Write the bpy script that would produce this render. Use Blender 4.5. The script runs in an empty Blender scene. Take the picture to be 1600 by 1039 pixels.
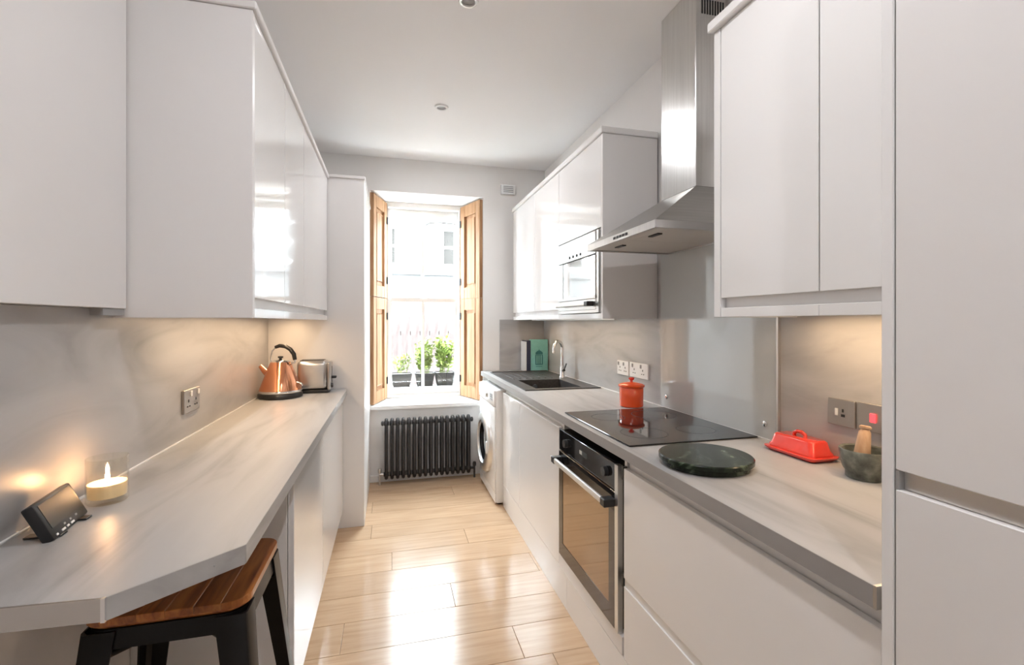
import bpy, bmesh, math, random
from mathutils import Vector, Matrix
random.seed(7)
scn = bpy.context.scene
COL = scn.collection

# ------------------------------------------------------------------ camera
cam = bpy.data.cameras.new('camera')
cam.sensor_width = 36.0
cam.lens = 732.0 / 1600.0 * 36.0
cam.shift_y = -16.8 / 1600.0
cam.clip_start = 0.05
cam_o = bpy.data.objects.new('camera', cam)
COL.objects.link(cam_o)
cam_o.location = (0, 0, 1.347)
cam_o.rotation_euler = (math.pi / 2, 0, -0.2534)
scn.camera = cam_o

# ------------------------------------------------------------------ world and exposure
world = bpy.data.worlds.new('world')
scn.world = world
world.use_nodes = True
bg = world.node_tree.nodes['Background']
bg.inputs[0].default_value = (0.79, 0.895, 1.0, 1)
bg.inputs[1].default_value = 16.0
vs = scn.view_settings
vs.view_transform = 'Standard'
vs.look = 'None'
vs.gamma = 1.0
vs.use_curve_mapping = False
vs.exposure = 1.94
CEIL = 2.735
STRIP_W = 0.40


def portal(name, loc, rot, sx, sy):
    l = bpy.data.lights.new(name, 'AREA')
    l.shape = 'RECTANGLE'
    l.size = sx
    l.size_y = sy
    l.cycles.is_portal = True
    o = bpy.data.objects.new(name, l)
    COL.objects.link(o)
    o.location = loc
    o.rotation_euler = rot


# daylight enters through the kitchen window
portal('daylight_window', (0.30, 4.66, 1.55), (-math.pi / 2, 0, 0), 0.72, 1.85)


# ------------------------------------------------------------------ materials
def lin(c):
    return tuple(((x / 255.0) / 12.92 if x / 255.0 <= 0.04045 else ((x / 255.0 + 0.055) / 1.055) ** 2.4) for x in c) + (1.0,)


def principled(name, col, rough=0.5, metal=0.0, spec=0.5, coat=0.0, **kw):
    m = bpy.data.materials.new(name)
    m.use_nodes = True
    b = m.node_tree.nodes['Principled BSDF']
    b.inputs['Base Color'].default_value = col if len(col) == 4 else tuple(col) + (1,)
    b.inputs['Roughness'].default_value = rough
    b.inputs['Metallic'].default_value = metal
    b.inputs['Specular IOR Level'].default_value = spec
    b.inputs['Coat Weight'].default_value = coat
    b.inputs['Coat Roughness'].default_value = 0.04
    for k, v in kw.items():
        b.inputs[k.replace('_', ' ')].default_value = v
    return m


def tex_mat(name, cols, scale=(1, 1, 1), nscale=4.0, detail=4.0, rough=0.5, metal=0.0, bump=0.0, distort=0.0,
            stops=None, spec=0.5, coat=0.0, tint=0.0, rot=(0, 0, 0)):
    """noise driven colour ramp in object space, optional bump and per-object tint"""
    m = principled(name, (1, 1, 1), rough, metal, spec, coat)
    nt = m.node_tree
    N, L = nt.nodes, nt.links
    b = N['Principled BSDF']
    tc = N.new('ShaderNodeTexCoord')
    mp = N.new('ShaderNodeMapping')
    mp.inputs['Scale'].default_value = scale
    mp.inputs['Rotation'].default_value = rot
    L.new(tc.outputs['Object'], mp.inputs[0])
    no = N.new('ShaderNodeTexNoise')
    no.inputs['Scale'].default_value = nscale
    no.inputs['Detail'].default_value = detail
    no.inputs['Distortion'].default_value = distort
    if tint > 0:
        oi = N.new('ShaderNodeObjectInfo')
        va = N.new('ShaderNodeVectorMath')
        va.operation = 'MULTIPLY_ADD'
        va.inputs[1].default_value = (7, 13, 5)
        L.new(oi.outputs['Random'], va.inputs[0])
        L.new(mp.outputs[0], va.inputs[2])
        L.new(va.outputs[0], no.inputs['Vector'])
    else:
        L.new(mp.outputs[0], no.inputs['Vector'])
    r = N.new('ShaderNodeValToRGB')
    cr = r.color_ramp
    stops = stops or [0.3 + 0.4 * i / (len(cols) - 1) for i in range(len(cols))]
    while len(cr.elements) < len(cols):
        cr.elements.new(0.5)
    for e, c, s in zip(cr.elements, cols, stops):
        e.position = s
        e.color = c if len(c) == 4 else tuple(c) + (1,)
    L.new(no.outputs['Fac'], r.inputs[0])
    out = r.outputs[0]
    if tint > 0:
        hs = N.new('ShaderNodeHueSaturation')
        mr = N.new('ShaderNodeMapRange')
        mr.inputs['To Min'].default_value = 1 - tint
        mr.inputs['To Max'].default_value = 1 + tint
        L.new(oi.outputs['Random'], mr.inputs['Value'])
        L.new(mr.outputs[0], hs.inputs['Value'])
        L.new(out, hs.inputs['Color'])
        out = hs.outputs[0]
    L.new(out, b.inputs['Base Color'])
    if bump > 0:
        bp = N.new('ShaderNodeBump')
        bp.inputs['Strength'].default_value = bump
        bp.inputs['Distance'].default_value = 0.002
        L.new(no.outputs['Fac'], bp.inputs['Height'])
        L.new(bp.outputs[0], b.inputs['Normal'])
    return m


def emissive(name, col, strength):
    m = principled(name, col, 0.5)
    b = m.node_tree.nodes['Principled BSDF']
    b.inputs['Emission Color'].default_value = tuple(col[:3]) + (1,)
    b.inputs['Emission Strength'].default_value = strength
    return m


def thin_glass(name, tint=(1, 1, 1), gloss=0.08, rough=0.0, fres=1.45):
    m = bpy.data.materials.new(name)
    m.use_nodes = True
    nt = m.node_tree
    N, L = nt.nodes, nt.links
    N.remove(N['Principled BSDF'])
    tr = N.new('ShaderNodeBsdfTransparent')
    tr.inputs[0].default_value = tuple(tint) + (1,)
    gl = N.new('ShaderNodeBsdfGlossy')
    gl.inputs['Roughness'].default_value = rough
    lw = N.new('ShaderNodeLayerWeight')
    lw.inputs['Blend'].default_value = 0.5
    pw = N.new('ShaderNodeMath')
    pw.operation = 'POWER'
    pw.inputs[1].default_value = 4.0
    L.new(lw.outputs['Facing'], pw.inputs[0])
    fr = N.new('ShaderNodeMath')
    fr.operation = 'MULTIPLY_ADD'
    fr.inputs[1].default_value = 0.7
    fr.inputs[2].default_value = 0.04
    L.new(pw.outputs[0], fr.inputs[0])
    mx = N.new('ShaderNodeMixShader')
    L.new(fr.outputs[0], mx.inputs[0])
    L.new(tr.outputs[0], mx.inputs[1])
    L.new(gl.outputs[0], mx.inputs[2])
    L.new(mx.outputs[0], N['Material Output'].inputs[0])
    return m


M = {}
M['gloss'] = principled('gloss_white_lacquer', (0.83, 0.825, 0.82), 0.09, coat=0.3)
M['satin'] = principled('satin_white_board', (0.78, 0.765, 0.755), 0.32)
M['wall'] = tex_mat('wall_paint', [(0.82, 0.80, 0.78), (0.85, 0.83, 0.81)], nscale=3, rough=0.6, bump=0.03)
M['ceil'] = tex_mat('ceiling_paint', [(0.90, 0.885, 0.88), (0.92, 0.905, 0.90)], nscale=2, rough=0.7, bump=0.02)
M['paint'] = tex_mat('white_gloss_paint', [(0.82, 0.81, 0.79), (0.86, 0.85, 0.83)], nscale=5, rough=0.28)
M['stone'] = tex_mat('pale_veined_laminate', [(0.23, 0.225, 0.22), (0.34, 0.335, 0.33), (0.41, 0.405, 0.40), (0.44, 0.435, 0.43)],
                     scale=(4.2, 0.7, 4.2), nscale=2.2, detail=7, rough=0.42, distort=0.9, stops=[0.24, 0.38, 0.52, 0.7], spec=0.4)
M['splash'] = tex_mat('pale_veined_splashback', [(0.27, 0.26, 0.255), (0.37, 0.36, 0.355), (0.43, 0.42, 0.415), (0.46, 0.45, 0.445)],
                      scale=(1, 0.9, 3.4), nscale=2.0, detail=7, rough=0.33, distort=1.1, stops=[0.24, 0.38, 0.52, 0.7], rot=(0.15, 0, 0))
M['edge'] = tex_mat('worktop_edging', [(0.27, 0.26, 0.255), (0.32, 0.31, 0.30)], scale=(1, 0.3, 1), nscale=9, rough=0.4)
M['oak'] = tex_mat('pale_oak_board', [(0.46, 0.305, 0.185), (0.52, 0.355, 0.225), (0.56, 0.39, 0.25)], scale=(0.7, 9, 9), nscale=5,
                   detail=6, rough=0.17, bump=0.01, tint=0.05, spec=0.17)
M['gap'] = principled('board_gap', (0.22, 0.15, 0.09), 0.8)
M['pine'] = tex_mat('stripped_pine', [(0.30, 0.15, 0.07), (0.42, 0.24, 0.125), (0.50, 0.31, 0.18)], scale=(14, 14, 0.8), nscale=3,
                    detail=6, rough=0.6, bump=0.06, distort=0.4, spec=0.2)
M['seat'] = tex_mat('oiled_walnut', [(0.15, 0.040, 0.009), (0.33, 0.105, 0.022), (0.48, 0.19, 0.045)], scale=(12, 1.0, 6), nscale=4,
                    detail=6, rough=0.28, distort=0.5, bump=0.04, tint=0.18)
M['blackmetal'] = principled('black_powder_coat', (0.006, 0.006, 0.0065), 0.34, spec=0.22)
M['blackplastic'] = principled('black_plastic', (0.015, 0.015, 0.016), 0.35)
M['blackglass'] = principled('black_ceramic_glass', (0.010, 0.010, 0.011), 0.04, spec=0.42)
M['sink'] = tex_mat('dark_composite', [(0.035, 0.032, 0.03), (0.06, 0.055, 0.052)], nscale=60, rough=0.38, bump=0.05)
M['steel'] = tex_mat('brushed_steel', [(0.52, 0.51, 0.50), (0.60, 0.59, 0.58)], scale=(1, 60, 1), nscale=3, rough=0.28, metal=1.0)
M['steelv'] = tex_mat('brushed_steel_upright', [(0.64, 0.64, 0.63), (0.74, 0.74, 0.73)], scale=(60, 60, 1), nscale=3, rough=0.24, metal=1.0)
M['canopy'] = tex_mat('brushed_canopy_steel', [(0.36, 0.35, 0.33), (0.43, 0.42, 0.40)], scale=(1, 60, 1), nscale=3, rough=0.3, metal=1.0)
M['filter'] = principled('brushed_filter_mesh', (0.62, 0.60, 0.57), 0.5, 0.3)
M['chrome'] = principled('chrome', (0.75, 0.75, 0.75), 0.08, 1.0)
M['satinmetal'] = principled('satin_bar_metal', (0.80, 0.79, 0.77), 0.42, 0.6)
M['alu'] = principled('anodised_aluminium', (0.72, 0.71, 0.69), 0.35, 1.0)
M['copper'] = principled('polished_copper', (0.80, 0.36, 0.20), 0.16, 1.0)
M['anthracite'] = tex_mat('anthracite_metal', [(0.028, 0.027, 0.028), (0.04, 0.038, 0.04)], nscale=30, rough=0.38, metal=0.3)
M['whiteplastic'] = principled('white_plastic', (0.80, 0.80, 0.79), 0.3)
M['whiteappliance'] = principled('white_enamel', (0.83, 0.82, 0.81), 0.18, coat=0.3)
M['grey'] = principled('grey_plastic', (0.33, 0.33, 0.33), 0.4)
M['red'] = principled('red_stoneware', (0.78, 0.055, 0.035), 0.18, coat=0.5)
M['orange'] = principled('orange_stoneware', (0.80, 0.085, 0.015), 0.18, coat=0.5)
M['neon'] = emissive('red_switch', (0.9, 0.05, 0.06), 0.6)
M['greenstone'] = tex_mat('dark_green_marble', [(0.007, 0.011, 0.007), (0.016, 0.026, 0.015), (0.10, 0.13, 0.09)], nscale=9, detail=8,
                          rough=0.2, distort=2.4, stops=[0.42, 0.56, 0.70], spec=0.25)
M['mortar'] = tex_mat('speckled_granite', [(0.03, 0.035, 0.03), (0.13, 0.14, 0.12), (0.30, 0.31, 0.27)], nscale=26, detail=6, rough=0.35)
M['wood'] = tex_mat('pale_turned_wood', [(0.48, 0.30, 0.19), (0.62, 0.44, 0.30)], scale=(8, 8, 1), nscale=8, rough=0.5)
M['wax'] = principled('candle_wax', (0.80, 0.66, 0.42), 0.5, Emission_Color=(1.0, 0.55, 0.2, 1), Emission_Strength=0.05)  # faint emission put into the wax for the flame's glow
M['flame'] = emissive('candle_flame', (1.0, 0.56, 0.27), 110)
M['clear'] = thin_glass('clear_glass', (0.97, 0.97, 0.95), rough=0.0)
M['pane'] = thin_glass('window_pane', (0.98, 0.99, 0.98))
M['ovenglass'] = principled('bronze_oven_glass', (0.36, 0.25, 0.15), 0.05, 0.7, spec=0.8)
M['ovenborder'] = principled('brown_oven_border', (0.055, 0.040, 0.030), 0.06, 0.0, spec=0.7)
M['mirror'] = principled('mirrored_door_glass', (0.52, 0.50, 0.48), 0.05, 0.75)
M['screen'] = principled('grey_lcd', (0.06, 0.068, 0.07), 0.5, spec=0.12)
M['capmetal'] = principled('polished_end_metal', (0.50, 0.48, 0.46), 0.14, 1.0)
M['nickel'] = principled('brushed_nickel', (0.40, 0.38, 0.36), 0.33, 0.85)
M['display'] = emissive('lit_display', (1.0, 0.75, 0.5), 1.2)
M['teal'] = tex_mat('teal_cloth', [(0.19, 0.48, 0.45), (0.22, 0.53, 0.50)], nscale=40, rough=0.6)
M['darkteal'] = principled('dark_teal_print', (0.03, 0.16, 0.17), 0.6)
M['navy'] = principled('navy_cloth', (0.02, 0.025, 0.06), 0.5)
M['paper'] = principled('page_paper', (0.75, 0.72, 0.66), 0.8)
M['whitecover'] = principled('white_book_cover', (0.76, 0.76, 0.76), 0.5)
M['leaf'] = tex_mat('leaf', [(0.08, 0.12, 0.018), (0.19, 0.23, 0.055)], nscale=9, rough=0.8, tint=0.1, spec=0.1)
M['bloom'] = principled('yellow_petal', (0.75, 0.50, 0.12), 0.5)
M['pot'] = principled('dark_plant_pot', (0.022, 0.020, 0.018), 0.7, spec=0.15)
M['soil'] = principled('soil', (0.05, 0.035, 0.025), 0.9)
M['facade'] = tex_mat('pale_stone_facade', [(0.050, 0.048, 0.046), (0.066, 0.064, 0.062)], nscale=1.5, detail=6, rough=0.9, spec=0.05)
M['farwin'] = principled('far_window_glass', (0.024, 0.022, 0.020), 0.9, spec=0.0)
M['fence'] = tex_mat('weathered_fence', [(0.022, 0.016, 0.0145), (0.034, 0.026, 0.0235)], scale=(6, 6, 1), nscale=4, rough=0.9, spec=0.1)
M['ground'] = tex_mat('courtyard_gravel', [(0.42, 0.41, 0.39), (0.52, 0.51, 0.48)], nscale=3, rough=0.9)
M['extsill'] = tex_mat('grey_stone_sill', [(0.26, 0.26, 0.25), (0.36, 0.36, 0.34)], nscale=20, rough=0.7)
M['glasspanel'] = principled('grey_glass_splashback', (0.74, 0.77, 0.77), 0.08, spec=0.9, coat=1.0, Alpha=0.68)

# ------------------------------------------------------------------ mesh helpers
WL = {}      # world location of every object


def tag(o, label=None, cat=None, group=None, kind=None):
    if label: o['label'] = label
    if cat: o['category'] = cat
    if group: o['group'] = group
    if kind: o['kind'] = kind
    return o


def thing(name, loc, label, cat, group=None):
    o = bpy.data.objects.new(name, None)
    o.empty_display_size = 0.05
    COL.objects.link(o)
    o.location = loc
    WL[o] = Vector(loc)
    return tag(o, label, cat, group)


def obj(name, bm, mat, parent=None, smooth=None, label=None, cat=None, kind=None, group=None):
    """bm holds world coordinates; the origin becomes the bottom centre of its box"""
    vs_ = [v.co for v in bm.verts]
    lo = Vector((min(v.x for v in vs_), min(v.y for v in vs_), min(v.z for v in vs_)))
    hi = Vector((max(v.x for v in vs_), max(v.y for v in vs_), max(v.z for v in vs_)))
    org = Vector(((lo.x + hi.x) / 2, (lo.y + hi.y) / 2, lo.z))
    for v in bm.verts:
        v.co -= org
    bmesh.ops.recalc_face_normals(bm, faces=bm.faces[:])
    me = bpy.data.meshes.new(name)
    bm.to_mesh(me)
    bm.free()
    me.materials.append(M[mat])
    if smooth is not None:
        me.shade_smooth()
        me.set_sharp_from_angle(angle=math.radians(smooth))
    o = bpy.data.objects.new(name, me)
    COL.objects.link(o)
    if parent is not None:
        o.parent = parent
        o.location = org - WL[parent]
    else:
        o.location = org
    WL[o] = org
    return tag(o, label, cat, group, kind)


def copy_part(o, parent, delta):
    c = o.copy()
    COL.objects.link(c)
    c.parent = parent
    c.location = Vector(o.location) + Vector(delta)
    WL[c] = WL[o] + Vector(delta)
    return c


def B():
    return bmesh.new()


def bx(bm, x0, x1, y0, y1, z0, z1, bev=0.0, seg=1, mat4=None):
    t = bmesh.new()
    bmesh.ops.create_cube(t, size=1.0)
    for v in t.verts:
        v.co = Vector(((x0 + x1) / 2 + v.co.x * (x1 - x0), (y0 + y1) / 2 + v.co.y * (y1 - y0), (z0 + z1) / 2 + v.co.z * (z1 - z0)))
    if bev > 0:
        bmesh.ops.bevel(t, geom=t.edges[:], offset=bev, segments=seg, affect='EDGES', profile=0.5)
    if mat4 is not None:
        bmesh.ops.transform(t, matrix=mat4, verts=t.verts[:])
    merge(bm, t)
    return bm


def merge(bm, t):
    mp = {}
    for v in t.verts:
        mp[v] = bm.verts.new(v.co)
    for f in t.faces:
        try:
            bm.faces.new([mp[v] for v in f.verts])
        except ValueError:
            pass
    t.free()


def box(name, x0, x1, y0, y1, z0, z1, mat, parent=None, bev=0.0, seg=1, **kw):
    sm = kw.pop('smooth', 40 if bev > 0 and seg > 1 else None)
    return obj(name, bx(B(), x0, x1, y0, y1, z0, z1, bev, seg), mat, parent, smooth=sm, **kw)


def prism(bm, pts, z0, z1):
    lo = [bm.verts.new((x, y, z0)) for x, y in pts]
    hi = [bm.verts.new((x, y, z1)) for x, y in pts]
    n = len(pts)
    bm.faces.new(lo[::-1])
    bm.faces.new(hi)
    for i in range(n):
        bm.faces.new((lo[i], lo[(i + 1) % n], hi[(i + 1) % n], hi[i]))
    return bm


def lathe(bm, prof, c, seg=32, mat4=None, cap=True):
    """prof: list of (r, z), revolved about z through c"""
    t = bmesh.new()
    rings = []
    for r, z in prof:
        if r < 1e-6:
            rings.append([t.verts.new((0, 0, z))])
        else:
            rings.append([t.verts.new((r * math.cos(2 * math.pi * i / seg), r * math.sin(2 * math.pi * i / seg), z)) for i in range(seg)])
    for a, b in zip(rings, rings[1:]):
        for i in range(seg):
            j = (i + 1) % seg
            if len(a) == 1 and len(b) == 1:
                continue
            if len(a) == 1:
                t.faces.new((a[0], b[i], b[j]))
            elif len(b) == 1:
                t.faces.new((a[i], a[j], b[0]))
            else:
                t.faces.new((a[i], a[j], b[j], b[i]))
    if cap:
        for rg in (rings[0], rings[-1]):
            if len(rg) > 1:
                t.faces.new(rg)
    if mat4 is not None:
        bmesh.ops.transform(t, matrix=mat4, verts=t.verts[:])
    bmesh.ops.translate(t, vec=Vector(c), verts=t.verts[:])
    merge(bm, t)
    return bm


def tube(bm, pts, r, seg=10, cap=True):
    pts = [Vector(p) for p in pts]
    rs = r if isinstance(r, (list, tuple)) else [r] * len(pts)
    rings = []
    up = None
    for i, p in enumerate(pts):
        d = (pts[min(i + 1, len(pts) - 1)] - pts[max(i - 1, 0)]).normalized()
        if up is None:
            up = Vector((0, 0, 1)) if abs(d.z) < 0.9 else Vector((1, 0, 0))
        a = d.cross(up).normalized()
        b = a.cross(d).normalized()
        up = b
        rings.append([bm.verts.new(p + rs[i] * (a * math.cos(2 * math.pi * k / seg) + b * math.sin(2 * math.pi * k / seg))) for k in range(seg)])
    for a, b in zip(rings, rings[1:]):
        for k in range(seg):
            bm.faces.new((a[k], a[(k + 1) % seg], b[(k + 1) % seg], b[k]))
    if cap:
        bm.faces.new(rings[0])
        bm.faces.new(rings[-1])
    return bm


def arc(c, u, v, r, a0, a1, n):
    c, u, v = Vector(c), Vector(u), Vector(v)
    return [c + r * (u * math.cos(a0 + (a1 - a0) * i / n) + v * math.sin(a0 + (a1 - a0) * i / n)) for i in range(n + 1)]


FACE_L = Matrix.Rotation(-math.pi / 2, 4, 'Y')   # lathe axis z -> -x
PI = math.pi

# ================================================================== the setting
XL, XR = -0.755, 1.372          # side walls
YB, YE = -1.75, 4.10            # back and window walls

floor = box('floor', XL, XR, YB, YE, -0.06, -0.016, 'gap', label='pale oak board floor between the two rows of units', kind='structure')
rows = []
y = YB - 0.05
bw = 0.2045
y0 = 2.008 - math.ceil((2.008 - YB) / bw) * bw
k = 0
joint = {20: 0.297, 21: 0.80, 22: 0.006}
base_i = round((2.212 - y0) / bw)
while y0 + k * bw < YE - 0.01:
    a, b = y0 + k * bw, y0 + (k + 1) * bw
    a, b = max(a, YB), min(b, YE)
    i = k - base_i
    off = {0: 0.297, 1: 0.78, 2: 0.006, -1: -0.20, -2: 0.52, 3: 0.46, 4: -0.12}.get(i, random.uniform(-0.5, 0.7))
    xs = [off - 1.22 * 2, off - 1.22, off, off + 1.22, off + 2.44]
    for xa, xb in zip(xs, xs[1:]):
        xa, xb = max(xa, XL), min(xb, XR)
        if xb - xa > 0.03 and b - a > 0.02:
            box('floor_board', xa + 0.0006, xb - 0.0006, a + 0.0006, b - 0.0006, -0.016, 0.0, 'oak', floor, bev=0.0012)
    k += 1

box('ceiling', XL, XR, YB, YE, CEIL, CEIL + 0.1, 'ceil', label='plain white plaster ceiling above the kitchen', kind='structure')
box('wall_left', XL - 0.12, XL, YB, YE, -0.06, CEIL + 0.1, 'wall', label='white plaster wall behind the left worktop', kind='structure')
box('wall_right', XR, XR + 0.12, YB, YE, -0.06, CEIL + 0.1, 'wall', label='white plaster wall behind hob and sink', kind='structure')

# window wall with splayed recess
OX0, OX1, OZ1, SILL = -0.172, 0.797, 2.452, 0.640
FX0, FX1, FY = -0.058, 0.668, 4.47
w = B()
prism(w, [(XL - 0.12, YE), (OX0, YE), (FX0, FY), (FX0, FY + 0.22), (XL - 0.12, FY + 0.22)], -0.06, CEIL + 0.1)
prism(w, [(OX1, YE), (XR + 0.12, YE), (XR + 0.12, FY + 0.22), (FX1, FY + 0.22), (FX1, FY)], -0.06, CEIL + 0.1)
prism(w, [(OX0, YE), (OX1, YE), (FX1, FY), (FX1, FY + 0.22), (FX0, FY + 0.22), (FX0, FY)], OZ1, CEIL + 0.1)
prism(w, [(OX0, YE), (OX1, YE), (FX1, FY), (FX1, FY + 0.22), (FX0, FY + 0.22), (FX0, FY)], -0.06, SILL - 0.03)
obj('wall_end', w, 'wall', label='white plaster wall around the sash window', kind='structure')
# back wall behind the camera with a glazed door
w = B()
bx(w, XL - 0.12, -0.12, YB - 0.12, YB, -0.06, CEIL + 0.1)
bx(w, 0.72, XR + 0.12, YB - 0.12, YB, -0.06, CEIL + 0.1)
bx(w, -0.12, 0.72, YB - 0.12, YB, 2.10, CEIL + 0.1)
obj('wall_back', w, 'wall', label='white plaster wall with a panelled door behind the camera', kind='structure')
d2 = thing('door_1', (0.3, YB - 0.06, 0), 'white panelled door behind the camera', None)
d2['kind'] = 'structure'
f = B()
bx(f, -0.12, 0.72, YB - 0.09, YB - 0.05, 0, 2.10)
obj('door_leaf', f, 'paint', d2)
for za, zb in ((0.22, 0.95), (1.10, 1.92)):
    for xa, xb in ((-0.02, 0.26), (0.34, 0.62)):
        box('panel', xa, xb, YB - 0.05, YB - 0.042, za, zb, 'paint', d2, bev=0.003)
obj('door_knob', lathe(B(), [(0.02, 0), (0.012, 0.02), (0.024, 0.04), (0.02, 0.055), (0, 0.06)], (0.66, YB - 0.05, 1.0), 16, Matrix.Rotation(-PI / 2, 4, 'X')), 'chrome', d2, smooth=45)

# sash window
win = thing('window_1', (0.305, FY, SILL), 'white sliding sash window of four panes above the radiator', None)
win['kind'] = 'structure'
f = B()
bx(f, FX0, FX0 + 0.035, FY - 0.01, FY + 0.16, SILL, OZ1)
bx(f, FX1 - 0.035, FX1, FY - 0.01, FY + 0.16, SILL, OZ1)
bx(f, FX0 + 0.035, FX1 - 0.035, FY - 0.01, FY + 0.16, OZ1 - 0.045, OZ1)
bx(f, FX0 + 0.035, FX1 - 0.035, FY - 0.01, FY + 0.18, SILL, SILL + 0.028)
obj('window_frame', f, 'paint', win)
MZ = 1.548
GX0, GX1 = FX0 + 0.035, FX1 - 0.035
GM = 0.296


def sash(nm, y0s, z0s, z1s, bot, top, lbl):
    s = B()
    bx(s, GX0, GX0 + 0.034, y0s, y0s + 0.042, z0s, z1s)
    bx(s, GX1 - 0.034, GX1, y0s, y0s + 0.042, z0s, z1s)
    bx(s, GX0 + 0.034, GX1 - 0.034, y0s, y0s + 0.042, z0s, z0s + bot)
    bx(s, GX0 + 0.034, GX1 - 0.034, y0s, y0s + 0.042, z1s - top, z1s)
    bx(s, GM - 0.013, GM + 0.013, y0s + 0.006, y0s + 0.036, z0s + bot, z1s - top)
    so = obj(nm, s, 'paint', win, label=lbl)
    for xa, xb in ((GX0 + 0.034, GM - 0.013), (GM + 0.013, GX1 - 0.034)):
        box('pane', xa, xb, y0s + 0.019, y0s + 0.023, z0s + bot, z1s - top, 'pane', so)
    return so


lower = sash('lower_sash', FY + 0.02, SILL + 0.028, MZ + 0.02, 0.062, 0.036, 'lower window sash')
upper = sash('upper_sash', FY + 0.072, MZ - 0.02, OZ1 - 0.045, 0.036, 0.06, 'upper window sash')
for xa in (0.14, 0.44):
    s = B()
    bx(s, xa - 0.022, xa + 0.022, FY + 0.006, FY + 0.02, SILL + 0.05, SILL + 0.068, 0.003)
    obj('sash_lift', s, 'alu', lower)
s = B()
bx(s, 0.30, 0.345, FY + 0.01, FY + 0.05, MZ + 0.02, MZ + 0.034, 0.004)
tube(s, [(0.32, FY + 0.02, MZ + 0.04), (0.36, FY + 0.025, MZ + 0.04)], 0.005, 8)
obj('sash_catch', s, 'alu', lower)
# thin dark tube curving across the top of the right pane
tube_b = tube(B(), [(GM + 0.02, FY + 0.05, 2.262), (GM + 0.06, FY + 0.045, 2.285), (GM + 0.16, FY + 0.045, 2.297), (GX1 - 0.03, FY + 0.05, 2.288)], 0.006, 8)
obj('dark_curve', tube_b, 'grey', upper, label='dark curved line across the upper right pane')
# inner sill board
s = prism(B(), [(OX0 + 0.004, YE - 0.035), (OX1 - 0.004, YE - 0.035), (OX1 - 0.004, YE), (FX1, FY - 0.01), (FX0, FY - 0.01), (OX0 + 0.004, YE)], SILL - 0.03, SILL)
obj('trim_1', s, 'paint', label='white window sill board above the radiator', kind='structure')
box('baseboard_end', -0.168, 0.72, YE - 0.014, YE, 0, 0.055, 'paint', bev=0.002, label='low white skirting under the radiator', kind='structure')
s = B()
bx(s, OX0 - 0.02, OX1 + 0.02, FY + 0.20, FY + 0.42, SILL - 0.075, SILL + 0.06)
obj('window_sill_outside', s, 'extsill', label='grey stone sill outside the sash window', kind='structure')


# folding pine shutters lining the splayed recess
def shutter(p0, p1, side, label):
    p0, p1 = Vector((p0[0], p0[1], 0)), Vector((p1[0], p1[1], 0))
    u = (p1 - p0).normalized()
    n = Vector((-u.y, u.x, 0)) * side
    L = (p1 - p0).length
    root = thing('window_shutter', tuple((p0 + p1) / 2 + Vector((0, 0, SILL))), label, 'shutter', 'pine window shutters')

    def loc(a, d, z):
        q = p0 + u * a + n * d
        return Vector((q.x, q.y, z))

    def slab(bm, a0, a1, d0, d1, z0, z1, bev=0.0):
        t = bmesh.new()
        bmesh.ops.create_cube(t, size=1.0)
        for v in t.verts:
            a = a0 + (v.co.x + .5) * (a1 - a0)
            d = d0 + (v.co.y + .5) * (d1 - d0)
            v.co = loc(a, d, z0 + (v.co.z + .5) * (z1 - z0))
        if bev:
            bmesh.ops.bevel(t, geom=t.edges[:], offset=bev, segments=1, affect='EDGES')
        merge(bm, t)

    for z0, z1, nm in ((SILL + 0.01, MZ + 0.01, 'lower_leaf'), (MZ + 0.016, OZ1 - 0.02, 'upper_leaf')):
        fr = B()
        st = 0.075
        slab(fr, 0.0, st, 0.002, 0.034, z0, z1, 0.002)
        slab(fr, L - st, L, 0.002, 0.034, z0, z1, 0.002)
        slab(fr, st, L - st, 0.002, 0.034, z0, z0 + 0.10, 0.002)
        slab(fr, st, L - st, 0.002, 0.034, z1 - 0.10, z1, 0.002)
        leaf = obj(nm, fr, 'pine', root)
        pn = B()
        slab(pn, st, L - st, 0.004, 0.016, z0 + 0.10, z1 - 0.10)
        slab(pn, st + 0.03, L - st - 0.03, 0.014, 0.024, z0 + 0.14, z1 - 0.14, 0.006)
        obj('panel', pn, 'pine', leaf)
        for zz in (z0 + 0.16, z1 - 0.16):
            h = B()
            slab(h, L - 0.012, L + 0.004, 0.030, 0.040, zz - 0.03, zz + 0.03, 0.002)
            obj('hinge', h, 'blackmetal', leaf)
    return root


shutter((OX0, YE + 0.012), (FX0 - 0.008, FY - 0.014), -1, 'stripped pine shutter on the side of the window by the boxed column')
shutter((OX1, YE + 0.012), (FX1 + 0.008, FY - 0.014), 1, 'stripped pine shutter on the side of the window by the washing machine')

# boxed column between the left worktop and the window
PY, PX = 3.235, -0.168
col_ = thing('boxed_column', ((XL + PX) / 2, (PY + YE) / 2, 0), 'white boxed column standing between toaster and window', 'column')
box('casing', XL + 0.002, PX, PY, YE - 0.002, 0, 2.285, 'satin', col_, bev=0.002)
box('top_board', XL + 0.002, PX + 0.006, PY - 0.006, YE - 0.002, 2.285, 2.303, 'satin', col_, bev=0.002)

# plain wall panel at the near left, above the splashback
wp = thing('wall_panel', (-0.735, 0.9, 1.38), 'plain white panel on the left wall above the candle', 'panel')
box('board', -0.753, -0.712, 0.25, 1.531, 1.383, CEIL - 0.002, 'satin', wp, bev=0.001)
box('bottom_trim', -0.752, -0.716, 1.43, 1.530, 1.364, 1.382, 'grey', wp)

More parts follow.
